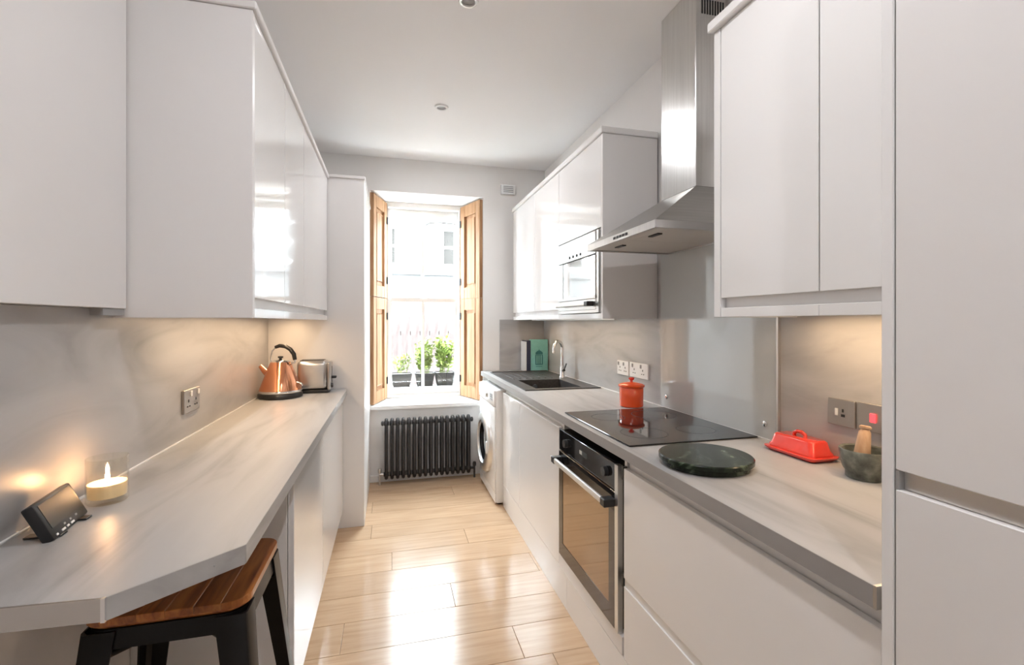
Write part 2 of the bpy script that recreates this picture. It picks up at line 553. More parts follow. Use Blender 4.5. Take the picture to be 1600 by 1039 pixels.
# splashbacks
box('splashback', XL + 0.001, -0.745, 0.895, PY - 0.003, 0.912, 1.382, 'splash', bev=0.0008, label='pale grey veined splashback along the left wall behind the kettle', cat='splashback')
box('splashback', 1.36, XR - 0.001, 0.60, YE - 0.012, 0.912, 1.72, 'splash', bev=0.0008, label='pale grey veined splashback along the right wall behind the hob', cat='splashback')
box('splashback', 0.945, 1.358, YE - 0.012, YE - 0.001, 0.912, 1.366, 'splash', bev=0.0008, label='short veined splashback on the end wall behind the books', cat='splashback')
gs = thing('glass_splashback', (1.355, 1.77, 0.914), 'clear grey glass sheet on the wall behind the hob', 'splashback')
box('sheet', 1.352, 1.3585, 1.40, 2.155, 0.913, 1.69, 'glasspanel', gs, bev=0.001)
for yy, zz in ((1.455, 0.966), (2.10, 0.966)):
    obj('fixing_cap', lathe(B(), [(0.011, 0), (0.011, 0.003), (0.007, 0.006), (0, 0.006)], (1.352, yy, zz), 16, FACE_L), 'chrome', gs, smooth=40)
box('edge_strip', 1.349, 1.3595, 1.392, 1.400, 0.913, 1.69, 'alu', gs)


# ================================================================== fitted units
def slabpart(name, x0, x1, y0, y1, z0, z1, mat, parent, bev=0.0015, **kw):
    return box(name, x0, x1, y0, y1, z0, z1, mat, parent, bev=bev, **kw)


# ---- left wall cupboards
LF, LB = -0.397, -0.7535      # front face and back
LZ0, LPZ, LDZ, LTZ = 1.358, 1.388, 1.419, 2.272
units = [(1.560, 1.977, 'wall cupboard nearest the camera in the row above the kettle worktop', True),
         (1.977, 2.385, 'narrow middle wall cupboard in the row above the kettle worktop', False),
         (2.385, 3.226, 'widest wall cupboard of the row, above kettle and toaster', False)]
for ya, yb, lb, first in units:
    r = thing('wall_cupboard', ((LF + LB) / 2, (ya + yb) / 2, LZ0), 'white gloss ' + lb, 'cupboard', 'left wall cupboards')
    c = B()
    bx(c, LB, LF - 0.0205, ya, yb, LPZ - 0.012, LTZ)
    obj('carcass', c, 'satin', r)
    slabpart('door', LF - 0.019, LF, ya + 0.0015, yb - 0.0015, LDZ, LTZ, 'gloss', r)
    if first:
        slabpart('end_panel', LB, LF + 0.001, 1.537, 1.5585, LZ0, LTZ + 0.0, 'satin', r, label='flat end panel facing the camera')
    slabpart('light_pelmet', LF - 0.019, LF, ya, yb, LZ0, LPZ, 'gloss', r)
c = B()
bx(c, LB, LF + 0.012, 1.530, 3.226, LTZ + 0.001, LTZ + 0.024, 0.003)
obj('cornice', c, 'satin', label='slim white cornice board along the top of the left cupboards', cat='cornice')

# ---- right wall cupboards
RF, RB = 1.048, 1.3595
RZ0, RPZ, RDZ, RTZ = 1.362, 1.392, 1.424, 2.31


def right_wall_unit(ya, yb, label, pelmet=True, doors=None, end=None, top=RTZ, rail=True, zlow=None):
    r = thing('wall_cupboard', ((RF + RB) / 2, (ya + yb) / 2, RZ0), label, 'cupboard', 'right wall cupboards')
    zc = zlow if zlow else RPZ - 0.012
    box('carcass', RF + 0.0205, RB, ya, yb, zc, top, 'satin', r)
    for (da, db, z0, z1) in (doors or [(ya, yb, RDZ, top)]):
        slabpart('door', RF, RF + 0.019, da + 0.0015, db - 0.0015, z0, z1, 'gloss', r)
    if pelmet:
        slabpart('light_pelmet', RF, RF + 0.019, ya, yb, RZ0, RPZ, 'gloss', r)
    return r


right_wall_unit(0.952, 1.316, 'white gloss wall cupboard right beside the steel cooker hood')
right_wall_unit(0.59, 0.952, 'white gloss wall cupboard between tall unit and its neighbour by the hood')
last = [o for o in bpy.data.objects if o.name.startswith('wall_cupboard') and o.get('label', '').endswith('steel cooker hood')][0]
slabpart('end_panel', RF - 0.002, RB, 1.3175, 1.347, RZ0, RTZ, 'gloss', last)
box('cornice', RF - 0.022, RB, 0.59, 1.356, RTZ + 0.001, RTZ + 0.034, 'gloss', bev=0.003, label='white cornice board over the near right wall cupboards', cat='cornice')

# microwave housing
mh = right_wall_unit(2.2165, 2.845, 'white wall cupboard housing the microwave beside the hood', doors=[(2.2165, 2.845, 1.836, RTZ)], zlow=1.835)
slabpart('end_panel', RF - 0.002, RB, 2.195, 2.2155, RZ0, RTZ, 'satin', mh, label='flat matt end panel facing the camera')
box('shelf', RF + 0.02, RB, 2.2165, 2.845, RZ0 + 0.004, RPZ, 'satin', mh)
right_wall_unit(2.846, 3.372, 'white gloss wall cupboard between the microwave and the window end cupboard')
right_wall_unit(3.373, 4.0, 'white gloss wall cupboard nearest the window, above the books')
box('cornice', RF - 0.012, RB, 2.186, 4.006, RTZ + 0.001, RTZ + 0.033, 'gloss', bev=0.003, label='white cornice board over the far right cupboards and microwave', cat='cornice')

# microwave
mw = thing('microwave', (1.19, 2.53, RPZ), 'built-in steel microwave with mirrored door under the cupboard', 'microwave')
MX = 1.040
box('body', MX + 0.02, 1.355, 2.30, 2.838, RPZ + 0.002, 1.828, 'grey', mw)
fr = B()
bx(fr, MX, MX + 0.019, 2.232, 2.262, RPZ + 0.004, 1.826)
bx(fr, MX, MX + 0.019, 2.816, 2.838, RPZ + 0.004, 1.826)
bx(fr, MX, MX + 0.019, 2.262, 2.816, RPZ + 0.004, 1.412)
obj('surround', fr, 'steel', mw)
box('filler', MX + 0.006, MX + 0.018, 2.217, 2.231, RPZ + 0.002, 1.83, 'grey', mw)
cp = slabpart('control_panel', MX - 0.004, MX + 0.019, 2.263, 2.815, 1.706, 1.826, 'steel', mw)
box('display', MX - 0.0055, MX - 0.004, 2.50, 2.60, 1.752, 1.79, 'display', cp)
for i in range(4):
    obj('button', lathe(B(), [(0.008, 0), (0.008, 0.004), (0, 0.004)], (MX - 0.004, 2.46 + i * 0.055, 1.728), 10, FACE_L), 'blackplastic', cp)
md = slabpart('door', MX - 0.004, MX + 0.019, 2.263, 2.815, 1.472, 1.700, 'mirror', mw)
bx_ = B()
bx(bx_, MX - 0.006, MX - 0.003, 2.735, 2.815, 1.472, 1.700)
bx(bx_, MX - 0.006, MX - 0.003, 2.263, 2.735, 1.472, 1.488)
obj('door_trim', bx_, 'steel', md)
lower_strip = slabpart('lower_strip', MX - 0.002, MX + 0.019, 2.263, 2.815, 1.413, 1.470, 'steel', mw)
h = tube(B(), [(MX - 0.030, 2.33, 1.443), (MX - 0.030, 2.78, 1.443)], 0.010, 12)
for yy in (2.36, 2.75):
    tube(h, [(MX - 0.030, yy, 1.443), (MX - 0.002, yy, 1.443)], 0.006, 8)
obj('handle', h, 'alu', md, smooth=40)
box('handle_end', MX - 0.042, MX - 0.003, 2.285, 2.33, 1.430, 1.456, 'blackplastic', md, bev=0.003)

# ---- left base units and bar worktop
BLF, BLB = -0.302, -0.7535
lb_units = [(1.640, 2.305, 'white gloss base cupboard at the open end, behind the stool'),
            (2.305, PY - 0.004, 'white gloss base cupboard beside the boxed column, under the kettle')]
for i, (ya, yb, lb) in enumerate(lb_units):
    r = thing('base_cupboard', ((BLF + BLB) / 2, (ya + yb) / 2, 0), lb, 'cupboard', 'left base cupboards')
    box('carcass', BLB, BLF - 0.0205, ya + (0.019 if i == 0 else 0), yb, 0.12, 0.868, 'satin', r)
    slabpart('door', BLF - 0.019, BLF, ya + 0.0015, yb - 0.0015, 0.12, 0.836, 'gloss', r)
    box('plinth', BLF - 0.075, BLF - 0.060, ya + (0.019 if i == 0 else 0), yb, 0, 0.119, 'gloss', r)
    if i == 0:
        slabpart('end_panel', BLB, BLF - 0.0205, ya, ya + 0.018, 0, 0.868, 'satin', r, label='matt white end panel facing the stool')

wtl = thing('worktop', (-0.5, 2.0, 0.872), 'pale grey veined bar worktop with chamfered end along the left wall', 'worktop')
poly = [(-0.744, 3.231), (-0.744, 0.905), (-0.60, 0.892), (-0.438, 0.881), (-0.276, 1.020), (-0.276, 3.231)]
obj('slab', prism(B(), poly, 0.8725, 0.91), 'stone', wtl)


def edging(parent, a, b, z0, z1, th, mat, name='edging', inset=0.0, **kw):
    a, b = Vector((a[0], a[1], 0)), Vector((b[0], b[1], 0))
    u = (b - a).normalized()
    n = Vector((u.y, -u.x, 0))
    a, b = a + u * inset, b - u * inset
    p = [a, b, b + n * th, a + n * th]
    return obj(name, prism(B(), [(q.x, q.y) for q in p], z0, z1), mat, parent, **kw)


edging(wtl, (-0.276, 3.231), (-0.276, 1.020), 0.8727, 0.9097, -0.0012, 'stone', inset=0.002)
edging(wtl, (-0.276, 1.020), (-0.438, 0.881), 0.8727, 0.9097, -0.0012, 'stone', inset=0.001)
edging(wtl, (-0.438, 0.881), (-0.744, 0.899), 0.8727, 0.9097, -0.003, 'capmetal', 'metal_end_cap', inset=0.004, label='brushed metal end cap')
j = B()
bx(j, -0.4425, -0.4365, 0.876, 0.882, 0.8722, 0.9105)
obj('corner_joint', j, 'chrome', wtl)
sc = Matrix.Translation(Vector((-0.318, 0.9845, 0.893)))
obj('screw', lathe(B(), [(0.0028, 0), (0.0028, 0.002), (0, 0.002)], (0, 0, 0), 10, sc @ Matrix.Rotation(math.atan2(-0.162, 0.139) + 0.0, 4, 'Z') @ Matrix.Rotation(PI / 2, 4, 'X')), 'grey', wtl)
box('rear_seal', -0.7445, -0.738, 0.91, 3.231, 0.9102, 0.9135, 'whiteplastic', wtl)

# ---- right base units
DF = 0.793
PLZ, DTZ = 0.165, 0.832


def base_right(ya, yb, label, doors, name='base_cupboard', cat='cupboard', partname='door', ctop=0.79, carc=True):
    r = thing(name, (1.08, (ya + yb) / 2, 0), label, cat, 'right base units')
    if carc:
        box('carcass', DF + 0.0205, 1.3595, ya, yb, 0.10, ctop, 'satin', r)
        fb = B()
        bx(fb, DF + 0.024, DF + 0.04, ya, yb, ctop, 0.868)
        obj('handle_rail', fb, 'satin', r)
    for da, db, z0, z1 in doors:
        slabpart(partname, DF, DF + 0.019, da + 0.0015, db - 0.0015, z0, z1, 'gloss', r)
    return r


base_right(2.870, 3.325, 'white gloss base cupboard next to the washing machine, under the sink', [(2.870, 3.325, PLZ, DTZ)], ctop=0.715)
base_right(2.150, 2.868, 'white gloss base cupboard between sink cupboard and oven', [(2.150, 2.868, PLZ, DTZ)])
dr = base_right(0.600, 1.497, 'wide white drawer unit with two deep drawers beside the oven', [(0.600, 1.497, 0.447, DTZ), (0.600, 1.497, PLZ, 0.418)], name='drawer_unit', cat='drawers', partname='drawer_front')
for z in (0.806, 0.428):
    box('rail_end_cap', DF - 0.001, DF + 0.016, 1.4985, 1.508, z - 0.016, z + 0.03, 'blackplastic', dr, label='black end cap of the handle rail')
box('drawer_channel', DF + 0.004, DF + 0.018, 0.602, 1.495, 0.4185, 0.4465, 'whiteplastic', dr)
pl = thing('plinth', (0.8, 1.95, 0), 'white plinth board along the floor under oven and drawers', 'plinth')
slabpart('board', DF + 0.002, DF + 0.018, 0.600, 2.05, 0.0, PLZ - 0.004, 'gloss', pl)
slabpart('board', DF + 0.002, DF + 0.018, 2.0515, 3.325, 0.0, PLZ - 0.004, 'gloss', pl)

# oven housing and oven
oh = thing('oven_housing', (1.08, 1.82, 0), 'white cabinet housing around the built-in oven', 'cupboard')
c = B()
bx(c, DF + 0.02, 1.3595, 1.5085, 1.526, 0.166, 0.868)
bx(c, DF + 0.02, 1.3595, 2.130, 2.149, 0.166, 0.868)
bx(c, DF + 0.0, 1.3595, 1.5085, 2.149, 0.166, 0.228)
obj('carcass', c, 'satin', oh)
ov = thing('oven', (1.05, 1.82, 0.23), 'built-in oven with bronze glass door and steel bar handle', 'oven')
OY0, OY1 = 1.5275, 2.128
box('body', DF + 0.012, 1.33, OY0 + 0.012, OY1 - 0.012, 0.235, 0.83, 'blackmetal', ov)
cp = slabpart('control_panel', DF - 0.006, DF + 0.011, OY0 + 0.024, OY1, 0.735, 0.832, 'blackglass', ov)
box('display', DF - 0.0066, DF - 0.006, 1.80, 1.86, 0.776, 0.798, 'screen', cp)
box('badge', DF - 0.0068, DF - 0.006, 1.852, 1.880, 0.780, 0.796, 'alu', cp, label='small pale marking on the control panel')
for yy in (1.62, 2.03):
    obj('control_knob', lathe(B(), [(0.019, 0), (0.018, 0.016), (0, 0.016)], (DF - 0.006, yy, 0.785), 24, FACE_L), 'blackplastic', cp, smooth=40)
od = slabpart('door', DF - 0.006, DF + 0.011, OY0 + 0.024, OY1, 0.235, 0.728, 'ovenglass', ov)
fr = B()
bx(fr, DF - 0.008, DF - 0.006, OY0 + 0.024, OY0 + 0.07, 0.235, 0.66)
bx(fr, DF - 0.008, DF - 0.006, OY1 - 0.045, OY1, 0.235, 0.66)
bx(fr, DF - 0.008, DF - 0.006, OY0 + 0.07, OY1 - 0.045, 0.235, 0.30)
obj('door_border', fr, 'ovenborder', od)
box('door_top_band', DF - 0.008, DF - 0.006, OY0 + 0.024, OY1, 0.66, 0.728, 'blackglass', od)
fr = B()
bx(fr, DF - 0.008, DF + 0.012, OY0 - 0.003, OY0 + 0.022, 0.2325, 0.832)
obj('side_trim', fr, 'alu', ov)
h = B()
bx(h, DF - 0.052, DF - 0.038, OY0 + 0.05, OY1 + 0.006, 0.682, 0.706, 0.005, 2)
ho = obj('handle', h, 'satinmetal', od, smooth=40)
for yy in (OY0 + 0.032, OY1 - 0.03):
    box('handle_bracket', DF - 0.054, DF - 0.008, yy - 0.018, yy + 0.018, 0.679, 0.709, 'blackplastic', ho, bev=0.003)

# right worktop with an opening for the sink bowl
BX0, BX1, BY0, BY1 = 0.895, 1.235, 2.875, 3.33
wtr = thing('worktop', (1.07, 2.3, 0.872), 'pale grey veined worktop holding hob and sink along the right wall', 'worktop')
c = B()
bx(c, 0.7755, 1.3595, 0.602, BY0, 0.8725, 0.91)
bx(c, 0.7755, 1.3595, BY1, YE - 0.013, 0.8725, 0.91)
bx(c, 0.7755, BX0, BY0, BY1, 0.8725, 0.91)
bx(c, BX1, 1.3595, BY0, BY1, 0.8725, 0.91)
obj('slab', c, 'stone', wtr)
box('edging', 0.774, 0.7755, 0.602, YE - 0.013, 0.8727, 0.9097, 'edge', wtr)
box('end_strip', 0.7735, 1.3, 0.5955, 0.6015, 0.8722, 0.911, 'alu', wtr)
box('rear_seal', 1.352, 1.3595, 0.602, YE - 0.013, 0.9102, 0.9135, 'whiteplastic', wtr)

# tall unit at the near right
tu = thing('tall_unit', (1.07, 0.28, 0), 'tall white fridge housing at the right edge of the picture', 'cupboard')
TX = 0.774
slabpart('end_panel', TX - 0.001, 1.3595, 0.569, 0.588, 0, 2.36, 'gloss', tu)
box('carcass', TX + 0.0205, 1.3595, -0.04, 0.568, 0.10, 2.36, 'satin', tu)
slabpart('upper_door', TX, TX + 0.019, -0.036, 0.5665, 1.113, 2.36, 'satin', tu)
slabpart('lower_door', TX, TX + 0.019, -0.036, 0.5665, 0.15, 1.082, 'satin', tu)
box('handle_channel', TX + 0.012, TX + 0.0195, -0.036, 0.561, 1.0825, 1.1125, 'alu', tu)
box('channel_end', TX + 0.001, TX + 0.0195, 0.5615, 0.5665, 1.0825, 1.1125, 'grey', tu)
box('plinth', TX + 0.03, TX + 0.046, -0.036, 0.568, 0, 0.148, 'gloss', tu)

# ================================================================== appliances
# ---- washing machine
wm = thing('washing_machine', (1.02, 3.64, 0), 'white front-loading washing machine standing under the worktop by the window', 'washing machine')
WX, WY0, WY1 = 0.735, 3.345, 3.945
box('body', WX + 0.012, 1.33, WY0, WY1, 0.015, 0.845, 'whiteappliance', wm, bev=0.012, seg=3)
c = B()
bx(c, WX, WX + 0.013, WY0 + 0.006, WY1 - 0.006, 0.09, 0.72, 0.005, 2)
obj('front_panel', c, 'whiteappliance', wm, smooth=40)
cp = box('control_panel', WX - 0.004, WX + 0.013, WY0 + 0.006, WY1 - 0.006, 0.724, 0.84, 'whiteappliance', wm, bev=0.004, seg=2)
box('display', WX - 0.0055, WX - 0.004, 3.40, 3.50, 0.757, 0.812, 'grey', cp)
for zz in (0.77, 0.785, 0.80):
    box('display_line', WX - 0.0065, WX - 0.0055, 3.41, 3.49, zz - 0.004, zz + 0.002, 'blackplastic', cp)
obj('programme_dial', lathe(B(), [(0.028, 0), (0.026, 0.018), (0, 0.018)], (WX - 0.004, 3.60, 0.783), 24, FACE_L), 'alu', cp, smooth=40)
box('detergent_drawer', WX - 0.0065, WX - 0.003, 3.74, 3.93, 0.75, 0.82, 'whiteappliance', wm, bev=0.001)
dc = (WX + 0.002, 3.645, 0.405)
wd = obj('door', lathe(B(), [(0.235, 0), (0.235, 0.022), (0.222, 0.038), (0.165, 0.045), (0.158, 0.032), (0.150, 0.032)], dc, 48, FACE_L, cap=False), 'alu', wm, smooth=50)
obj('door_glass', lathe(B(), [(0.156, 0.030), (0.14, 0.012), (0.10, -0.004), (0, -0.008)], dc, 40, FACE_L, cap=False), 'blackglass', wd, smooth=60)
obj('door_seal', lathe(B(), [(0.158, 0.034), (0.152, 0.040), (0.146, 0.030)], dc, 40, FACE_L, cap=False), 'grey', wd, smooth=60)
box('door_handle', WX - 0.046, WX - 0.030, 3.435, 3.455, 0.36, 0.45, 'whiteplastic', wd, bev=0.004, seg=2)
for yy in (WY0 + 0.05, WY1 - 0.05):
    obj('foot', lathe(B(), [(0.022, 0), (0.022, 0.008), (0.012, 0.016)], (WX + 0.045, yy, 0.0), 16), 'blackplastic', wm)
box('toe_kick', WX + 0.004, WX + 0.013, WY0 + 0.006, WY1 - 0.006, 0.02, 0.088, 'whiteappliance', wm, bev=0.003)

# ---- hob
hb = thing('induction_hob', (1.07, 1.787, 0.911), 'black glass induction hob set on the right worktop', 'hob')
box('glass_top', 0.804, 1.338, 1.474, 2.100, 0.9115, 0.9165, 'blackglass', hb, bev=0.0015)
for cx, cy, rr in ((0.95, 1.63, 0.09), (0.95, 1.94, 0.075), (1.18, 1.63, 0.075), (1.18, 1.94, 0.10)):
    obj('zone_ring', lathe(B(), [(rr, 0.91655), (rr, 0.9167), (rr - 0.002, 0.9167), (rr - 0.002, 0.91655)], (cx, cy, 0), 40, cap=False), 'screen', hb)

# ---- cooker hood
hd = thing('cooker_hood', (1.15, 1.79, 1.68), 'brushed steel chimney cooker hood above the hob', 'cooker hood')
HX0, HX1, HY0, HY1, HZ0, HZ1 = 0.912, 1.3585, 1.487, 2.087, 1.684, 1.712
CX0, CY0, CY1, CZ = 1.208, 1.668, 1.918, 1.902
c = B()
lo = [c.verts.new(p) for p in ((HX0, HY0, HZ1), (HX1, HY0, HZ1), (HX1, HY1, HZ1), (HX0, HY1, HZ1))]
hi = [c.verts.new(p) for p in ((CX0, CY0, CZ), (HX1, CY0, CZ), (HX1, CY1, CZ), (CX0, CY1, CZ))]
for i in range(4):
    c.faces.new((lo[i], lo[(i + 1) % 4], hi[(i + 1) % 4], hi[i]))
c.faces.new(hi)
c.faces.new(lo[::-1])
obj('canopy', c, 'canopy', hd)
c = B()
t = 0.012
bx(c, HX0, HX0 + t, HY0, HY1, HZ0, HZ1)
bx(c, HX1 - t, HX1, HY0, HY1, HZ0, HZ1)
bx(c, HX0 + t, HX1 - t, HY0, HY0 + t, HZ0, HZ1)
bx(c, HX0 + t, HX1 - t, HY1 - t, HY1, HZ0, HZ1)
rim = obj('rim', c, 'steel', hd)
for ya, yb in ((HY0 + t + 0.001, 1.786), (1.788, HY1 - t - 0.001)):
    fl = box('grease_filter', HX0 + 0.07, HX1 - t - 0.001, ya, yb, HZ0 + 0.006, HZ0 + 0.012, 'filter', hd)
    ym = (ya + yb) / 2
    box('filter_catch', HX0 + 0.085, HX0 + 0.105, ym - 0.035, ym + 0.035, HZ0 + 0.001, HZ0 + 0.006, 'blackplastic', fl)
box('light_panel', HX0 + t + 0.001, HX0 + 0.069, HY0 + t + 0.001, HY1 - t - 0.001, HZ0 + 0.006, HZ0 + 0.014, 'filter', hd)
for i in range(5):
    box('button', HX0 - 0.0025, HX0, 1.69 + i * 0.026, 1.706 + i * 0.026, HZ0 + 0.009, HZ0 + 0.019, 'blackplastic', rim)
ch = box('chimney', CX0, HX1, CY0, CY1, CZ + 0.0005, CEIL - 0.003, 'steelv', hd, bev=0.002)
for i in range(9):
    xa = 1.236 + i * 0.0125
    box('vent_slot', xa, xa + 0.007, CY0 - 0.0012, CY0 + 0.0005, 2.615, 2.675, 'blackplastic', ch)

# ---- radiator
rad = thing('column_radiator', (0.307, 4.02, 0.05), 'anthracite column radiator on the wall under the window', 'radiator')
NX = 16
RX0, RX1 = -0.035, 0.650
pitch = (RX1 - RX0) / (NX - 1)
c = B()
for yy in (3.985, 4.045):
    tube(c, [(RX0, yy, 0.085), (RX0, yy, 0.505)], 0.0145, 10)
for zz in (0.085, 0.505):
    z2 = -1 if zz < 0.3 else 1
    tube(c, arc((RX0, 4.015, zz), (0, 1, 0), (0, 0, z2), 0.030, 0, PI, 8), 0.0145, 10)
    tube(c, [(RX0 - pitch * 0.46, 4.015, zz), (RX0 - pitch * 0.3, 4.015, zz), (RX0, 4.015, zz), (RX0 + pitch * 0.3, 4.015, zz), (RX0 + pitch * 0.46, 4.015, zz)], [0.017, 0.021, 0.026, 0.021, 0.017], 12)
first = obj('column', c, 'anthracite', rad, smooth=50)
for i in range(1, NX):
    copy_part(first, rad, (pitch * i, 0, 0))
for xa, sg in ((RX0 - pitch * 0.5, -1), (RX1 + pitch * 0.5, 1)):
    obj('end_plug', lathe(B(), [(0.02, 0), (0.02, 0.012), (0.012, 0.018), (0, 0.018)], (xa, 4.015, 0.505), 16, Matrix.Rotation(sg * PI / 2, 4, 'Y')), 'anthracite', rad, smooth=40)
    v_ = B()
    tube(v_, [(xa, 4.015, 0.085), (xa + sg * 0.03, 4.015, 0.085)], 0.011, 10)
    tube(v_, [(xa + sg * 0.03, 4.015, 0.0), (xa + sg * 0.03, 4.015, 0.12)], 0.0085, 10)
    lathe(v_, [(0.014, 0), (0.016, 0.02), (0.012, 0.035), (0, 0.036)], (xa + sg * 0.03, 4.015, 0.10), 14)
    obj('valve', v_, 'alu' if sg < 0 else 'anthracite', rad, smooth=45)

# ---- ceiling spots, small wall box
def downlight(x, y, mat, label, watts=0.0):
    r = thing('ceiling_spotlight', (x, y, CEIL - 0.012), label, 'spotlight', 'ceiling spotlights')
    obj('bezel', lathe(B(), [(0.028, CEIL - 0.004), (0.030, CEIL - 0.010), (0.040, CEIL - 0.009), (0.045, CEIL - 0.001)], (x, y, 0), 32, cap=False), mat, r, smooth=50)
    obj('lens', lathe(B(), [(0.0, CEIL - 0.003), (0.0285, CEIL - 0.003), (0.0285, CEIL - 0.0015), (0, CEIL - 0.0015)], (x, y, 0), 24), 'grey', r)
    if watts > 0:  # fill light added at the fitting to brighten the room
        l = bpy.data.lights.new('added_fill_lamp', 'AREA')
        l.shape = 'DISK'
        l.size = 0.055
        l.energy = watts
        l.color = (0.99, 0.98, 1.0)
        o = bpy.data.objects.new('added_fill_lamp', l)
        COL.objects.link(o)
        o.location = (x, y, CEIL - 0.014)
    return r


downlight(0.325, 2.005, 'alu', 'grey metal ceiling spotlight at the top edge of the picture')
downlight(0.318, 3.042, 'whiteplastic', 'small white ceiling spotlight nearer the window', 2.7)  # visible fitting, but its lamp is added fill for the far half
downlight(0.325, 0.95, 'alu', 'unseen ceiling spotlight added as fill light, directly above the camera', 2.7)  # out of view, added to brighten the near right doors
downlight(0.325, -0.20, 'alu', 'unseen ceiling spotlight added as fill light, furthest behind the camera', 2.7)  # out of view, added as fill from behind

vb = thing('wall_vent', (1.02, 4.08, 2.49), 'small white vent box high on the end wall', 'vent')
box('housing', 0.955, 1.085, 4.07, 4.099, 2.49, 2.575, 'whiteplastic', vb, bev=0.004, seg=2)
for i in range(4):
    box('slot', 0.975, 1.065, 4.068, 4.0715, 2.506 + i * 0.016, 2.512 + i * 0.016, 'grey', vb)


# ---- lights below the wall cupboards
def strip(x, y0_, y1_, z, watts, label):
    r = box('cupboard_light', x - 0.012, x + 0.012, y0_, y1_, z, z + 0.008, 'alu', bev=0.001, label=label, cat='light')
    l = bpy.data.lights.new('cupboard_light_lamp', 'AREA')
    l.shape = 'RECTANGLE'
    l.size = 0.02
    l.size_y = y1_ - y0_ - 0.02
    l.energy = watts
    l.color = (1.0, 0.70, 0.42)
    o = bpy.data.objects.new('cupboard_light_lamp', l)
    COL.objects.link(o)
    o.location = (x, (y0_ + y1_) / 2, z - 0.002)


strip(-0.60, 1.75, 3.15, 1.367, 3.2 * STRIP_W, 'slim light strip under the left wall cupboards')
strip(1.20, 2.35, 3.9, 1.357, 1.6 * STRIP_W, 'slim light strip under the microwave and far right cupboards')
strip(1.25, 0.66, 1.25, 1.371, 1.6 * STRIP_W, 'slim light strip under the near right cupboards')

# ================================================================== sink, tap, books
sk = thing('sink', (1.08, 3.38, 0.90), 'black inset sink with bowl and drainer in the right worktop', 'sink')
SX0, SX1, SY0, SY1 = 0.822, 1.338, 2.835, 3.925
c = B()
z0, z1 = 0.9105, 0.9165
bx(c, SX0, SX1, SY0, BY0 + 0.012, z0, z1)
bx(c, SX0, BX0 + 0.012, BY0 + 0.012, BY1 - 0.012, z0, z1)
bx(c, BX1 - 0.012, SX1, BY0 + 0.012, BY1 - 0.012, z0, z1)
bx(c, SX0, SX1, BY1 - 0.012, SY1, z0, z1)
obj('rim', c, 'sink', sk)
c = B()
gx0, gx1, gy0, gy1 = BX0 + 0.006, BX1 - 0.006, BY0 + 0.006, BY1 - 0.006
bx(c, gx0, gx0 + 0.006, gy0, gy1, 0.73, 0.9104)
bx(c, gx1 - 0.006, gx1, gy0, gy1, 0.73, 0.9104)
bx(c, gx0 + 0.006, gx1 - 0.006, gy0, gy0 + 0.006, 0.73, 0.9104)
bx(c, gx0 + 0.006, gx1 - 0.006, gy1 - 0.006, gy1, 0.73, 0.9104)
bx(c, gx0, gx1, gy0, gy1, 0.722, 0.73)
obj('bowl', c, 'sink', sk)
obj('overflow', lathe(B(), [(0.02, 0), (0.02, 0.003), (0.012, 0.004), (0, 0.002)], ((gx0 + gx1) / 2 - 0.03, gy1 - 0.006, 0.865), 18, Matrix.Rotation(PI / 2, 4, 'X')), 'chrome', sk, smooth=40)
obj('drain', lathe(B(), [(0.04, 0.7305), (0.04, 0.734), (0.025, 0.733), (0, 0.731)], ((gx0 + gx1) / 2, (gy0 + gy1) / 2, 0), 20), 'chrome', sk, smooth=40)
for i in range(7):
    xa = 0.89 + i * 0.05
    box('drainer_ridge', xa, xa + 0.012, 3.40, 3.86, 0.9165, 0.9195, 'sink', sk, bev=0.001)
box('ledge', 0.834, 1.326, 3.895, 3.917, 0.9165, 0.9215, 'sink', sk, bev=0.001)

tp = thing('kitchen_tap', (1.285, 3.40, 0.9165), 'chrome swan-neck mixer tap behind the black sink', 'tap')
tx, ty = 1.282, 3.40
obj('base', lathe(B(), [(0.026, 0.9167), (0.026, 0.924), (0.019, 0.932), (0.018, 1.0), (0.015, 1.01)], (tx, ty, 0), 24), 'chrome', tp, smooth=45)
d = Vector((-0.86, -0.5, 0)).normalized()
pts = [(tx, ty, 1.005), (tx, ty, 1.08), (tx - 0.003, ty, 1.13)] + [Vector((tx, ty, 1.135)) + d * 0.05 * (1 - math.cos(a)) + Vector((0, 0, 0.062 * math.sin(a))) for a in [PI * i / 12 for i in range(0, 12)]] + [Vector((tx, ty, 1.11)) + d * 0.102]
obj('spout', tube(B(), pts, 0.0125, 12), 'chrome', tp, smooth=50)
lv = B()
tube(lv, [(tx, ty - 0.016, 0.972), (tx + 0.0, ty - 0.04, 0.978)], 0.010, 10)
tube(lv, [(tx, ty - 0.036, 0.978), (tx + 0.012, ty - 0.055, 1.03)], 0.005, 8)
obj('lever', lv, 'blackplastic', tp, smooth=45)


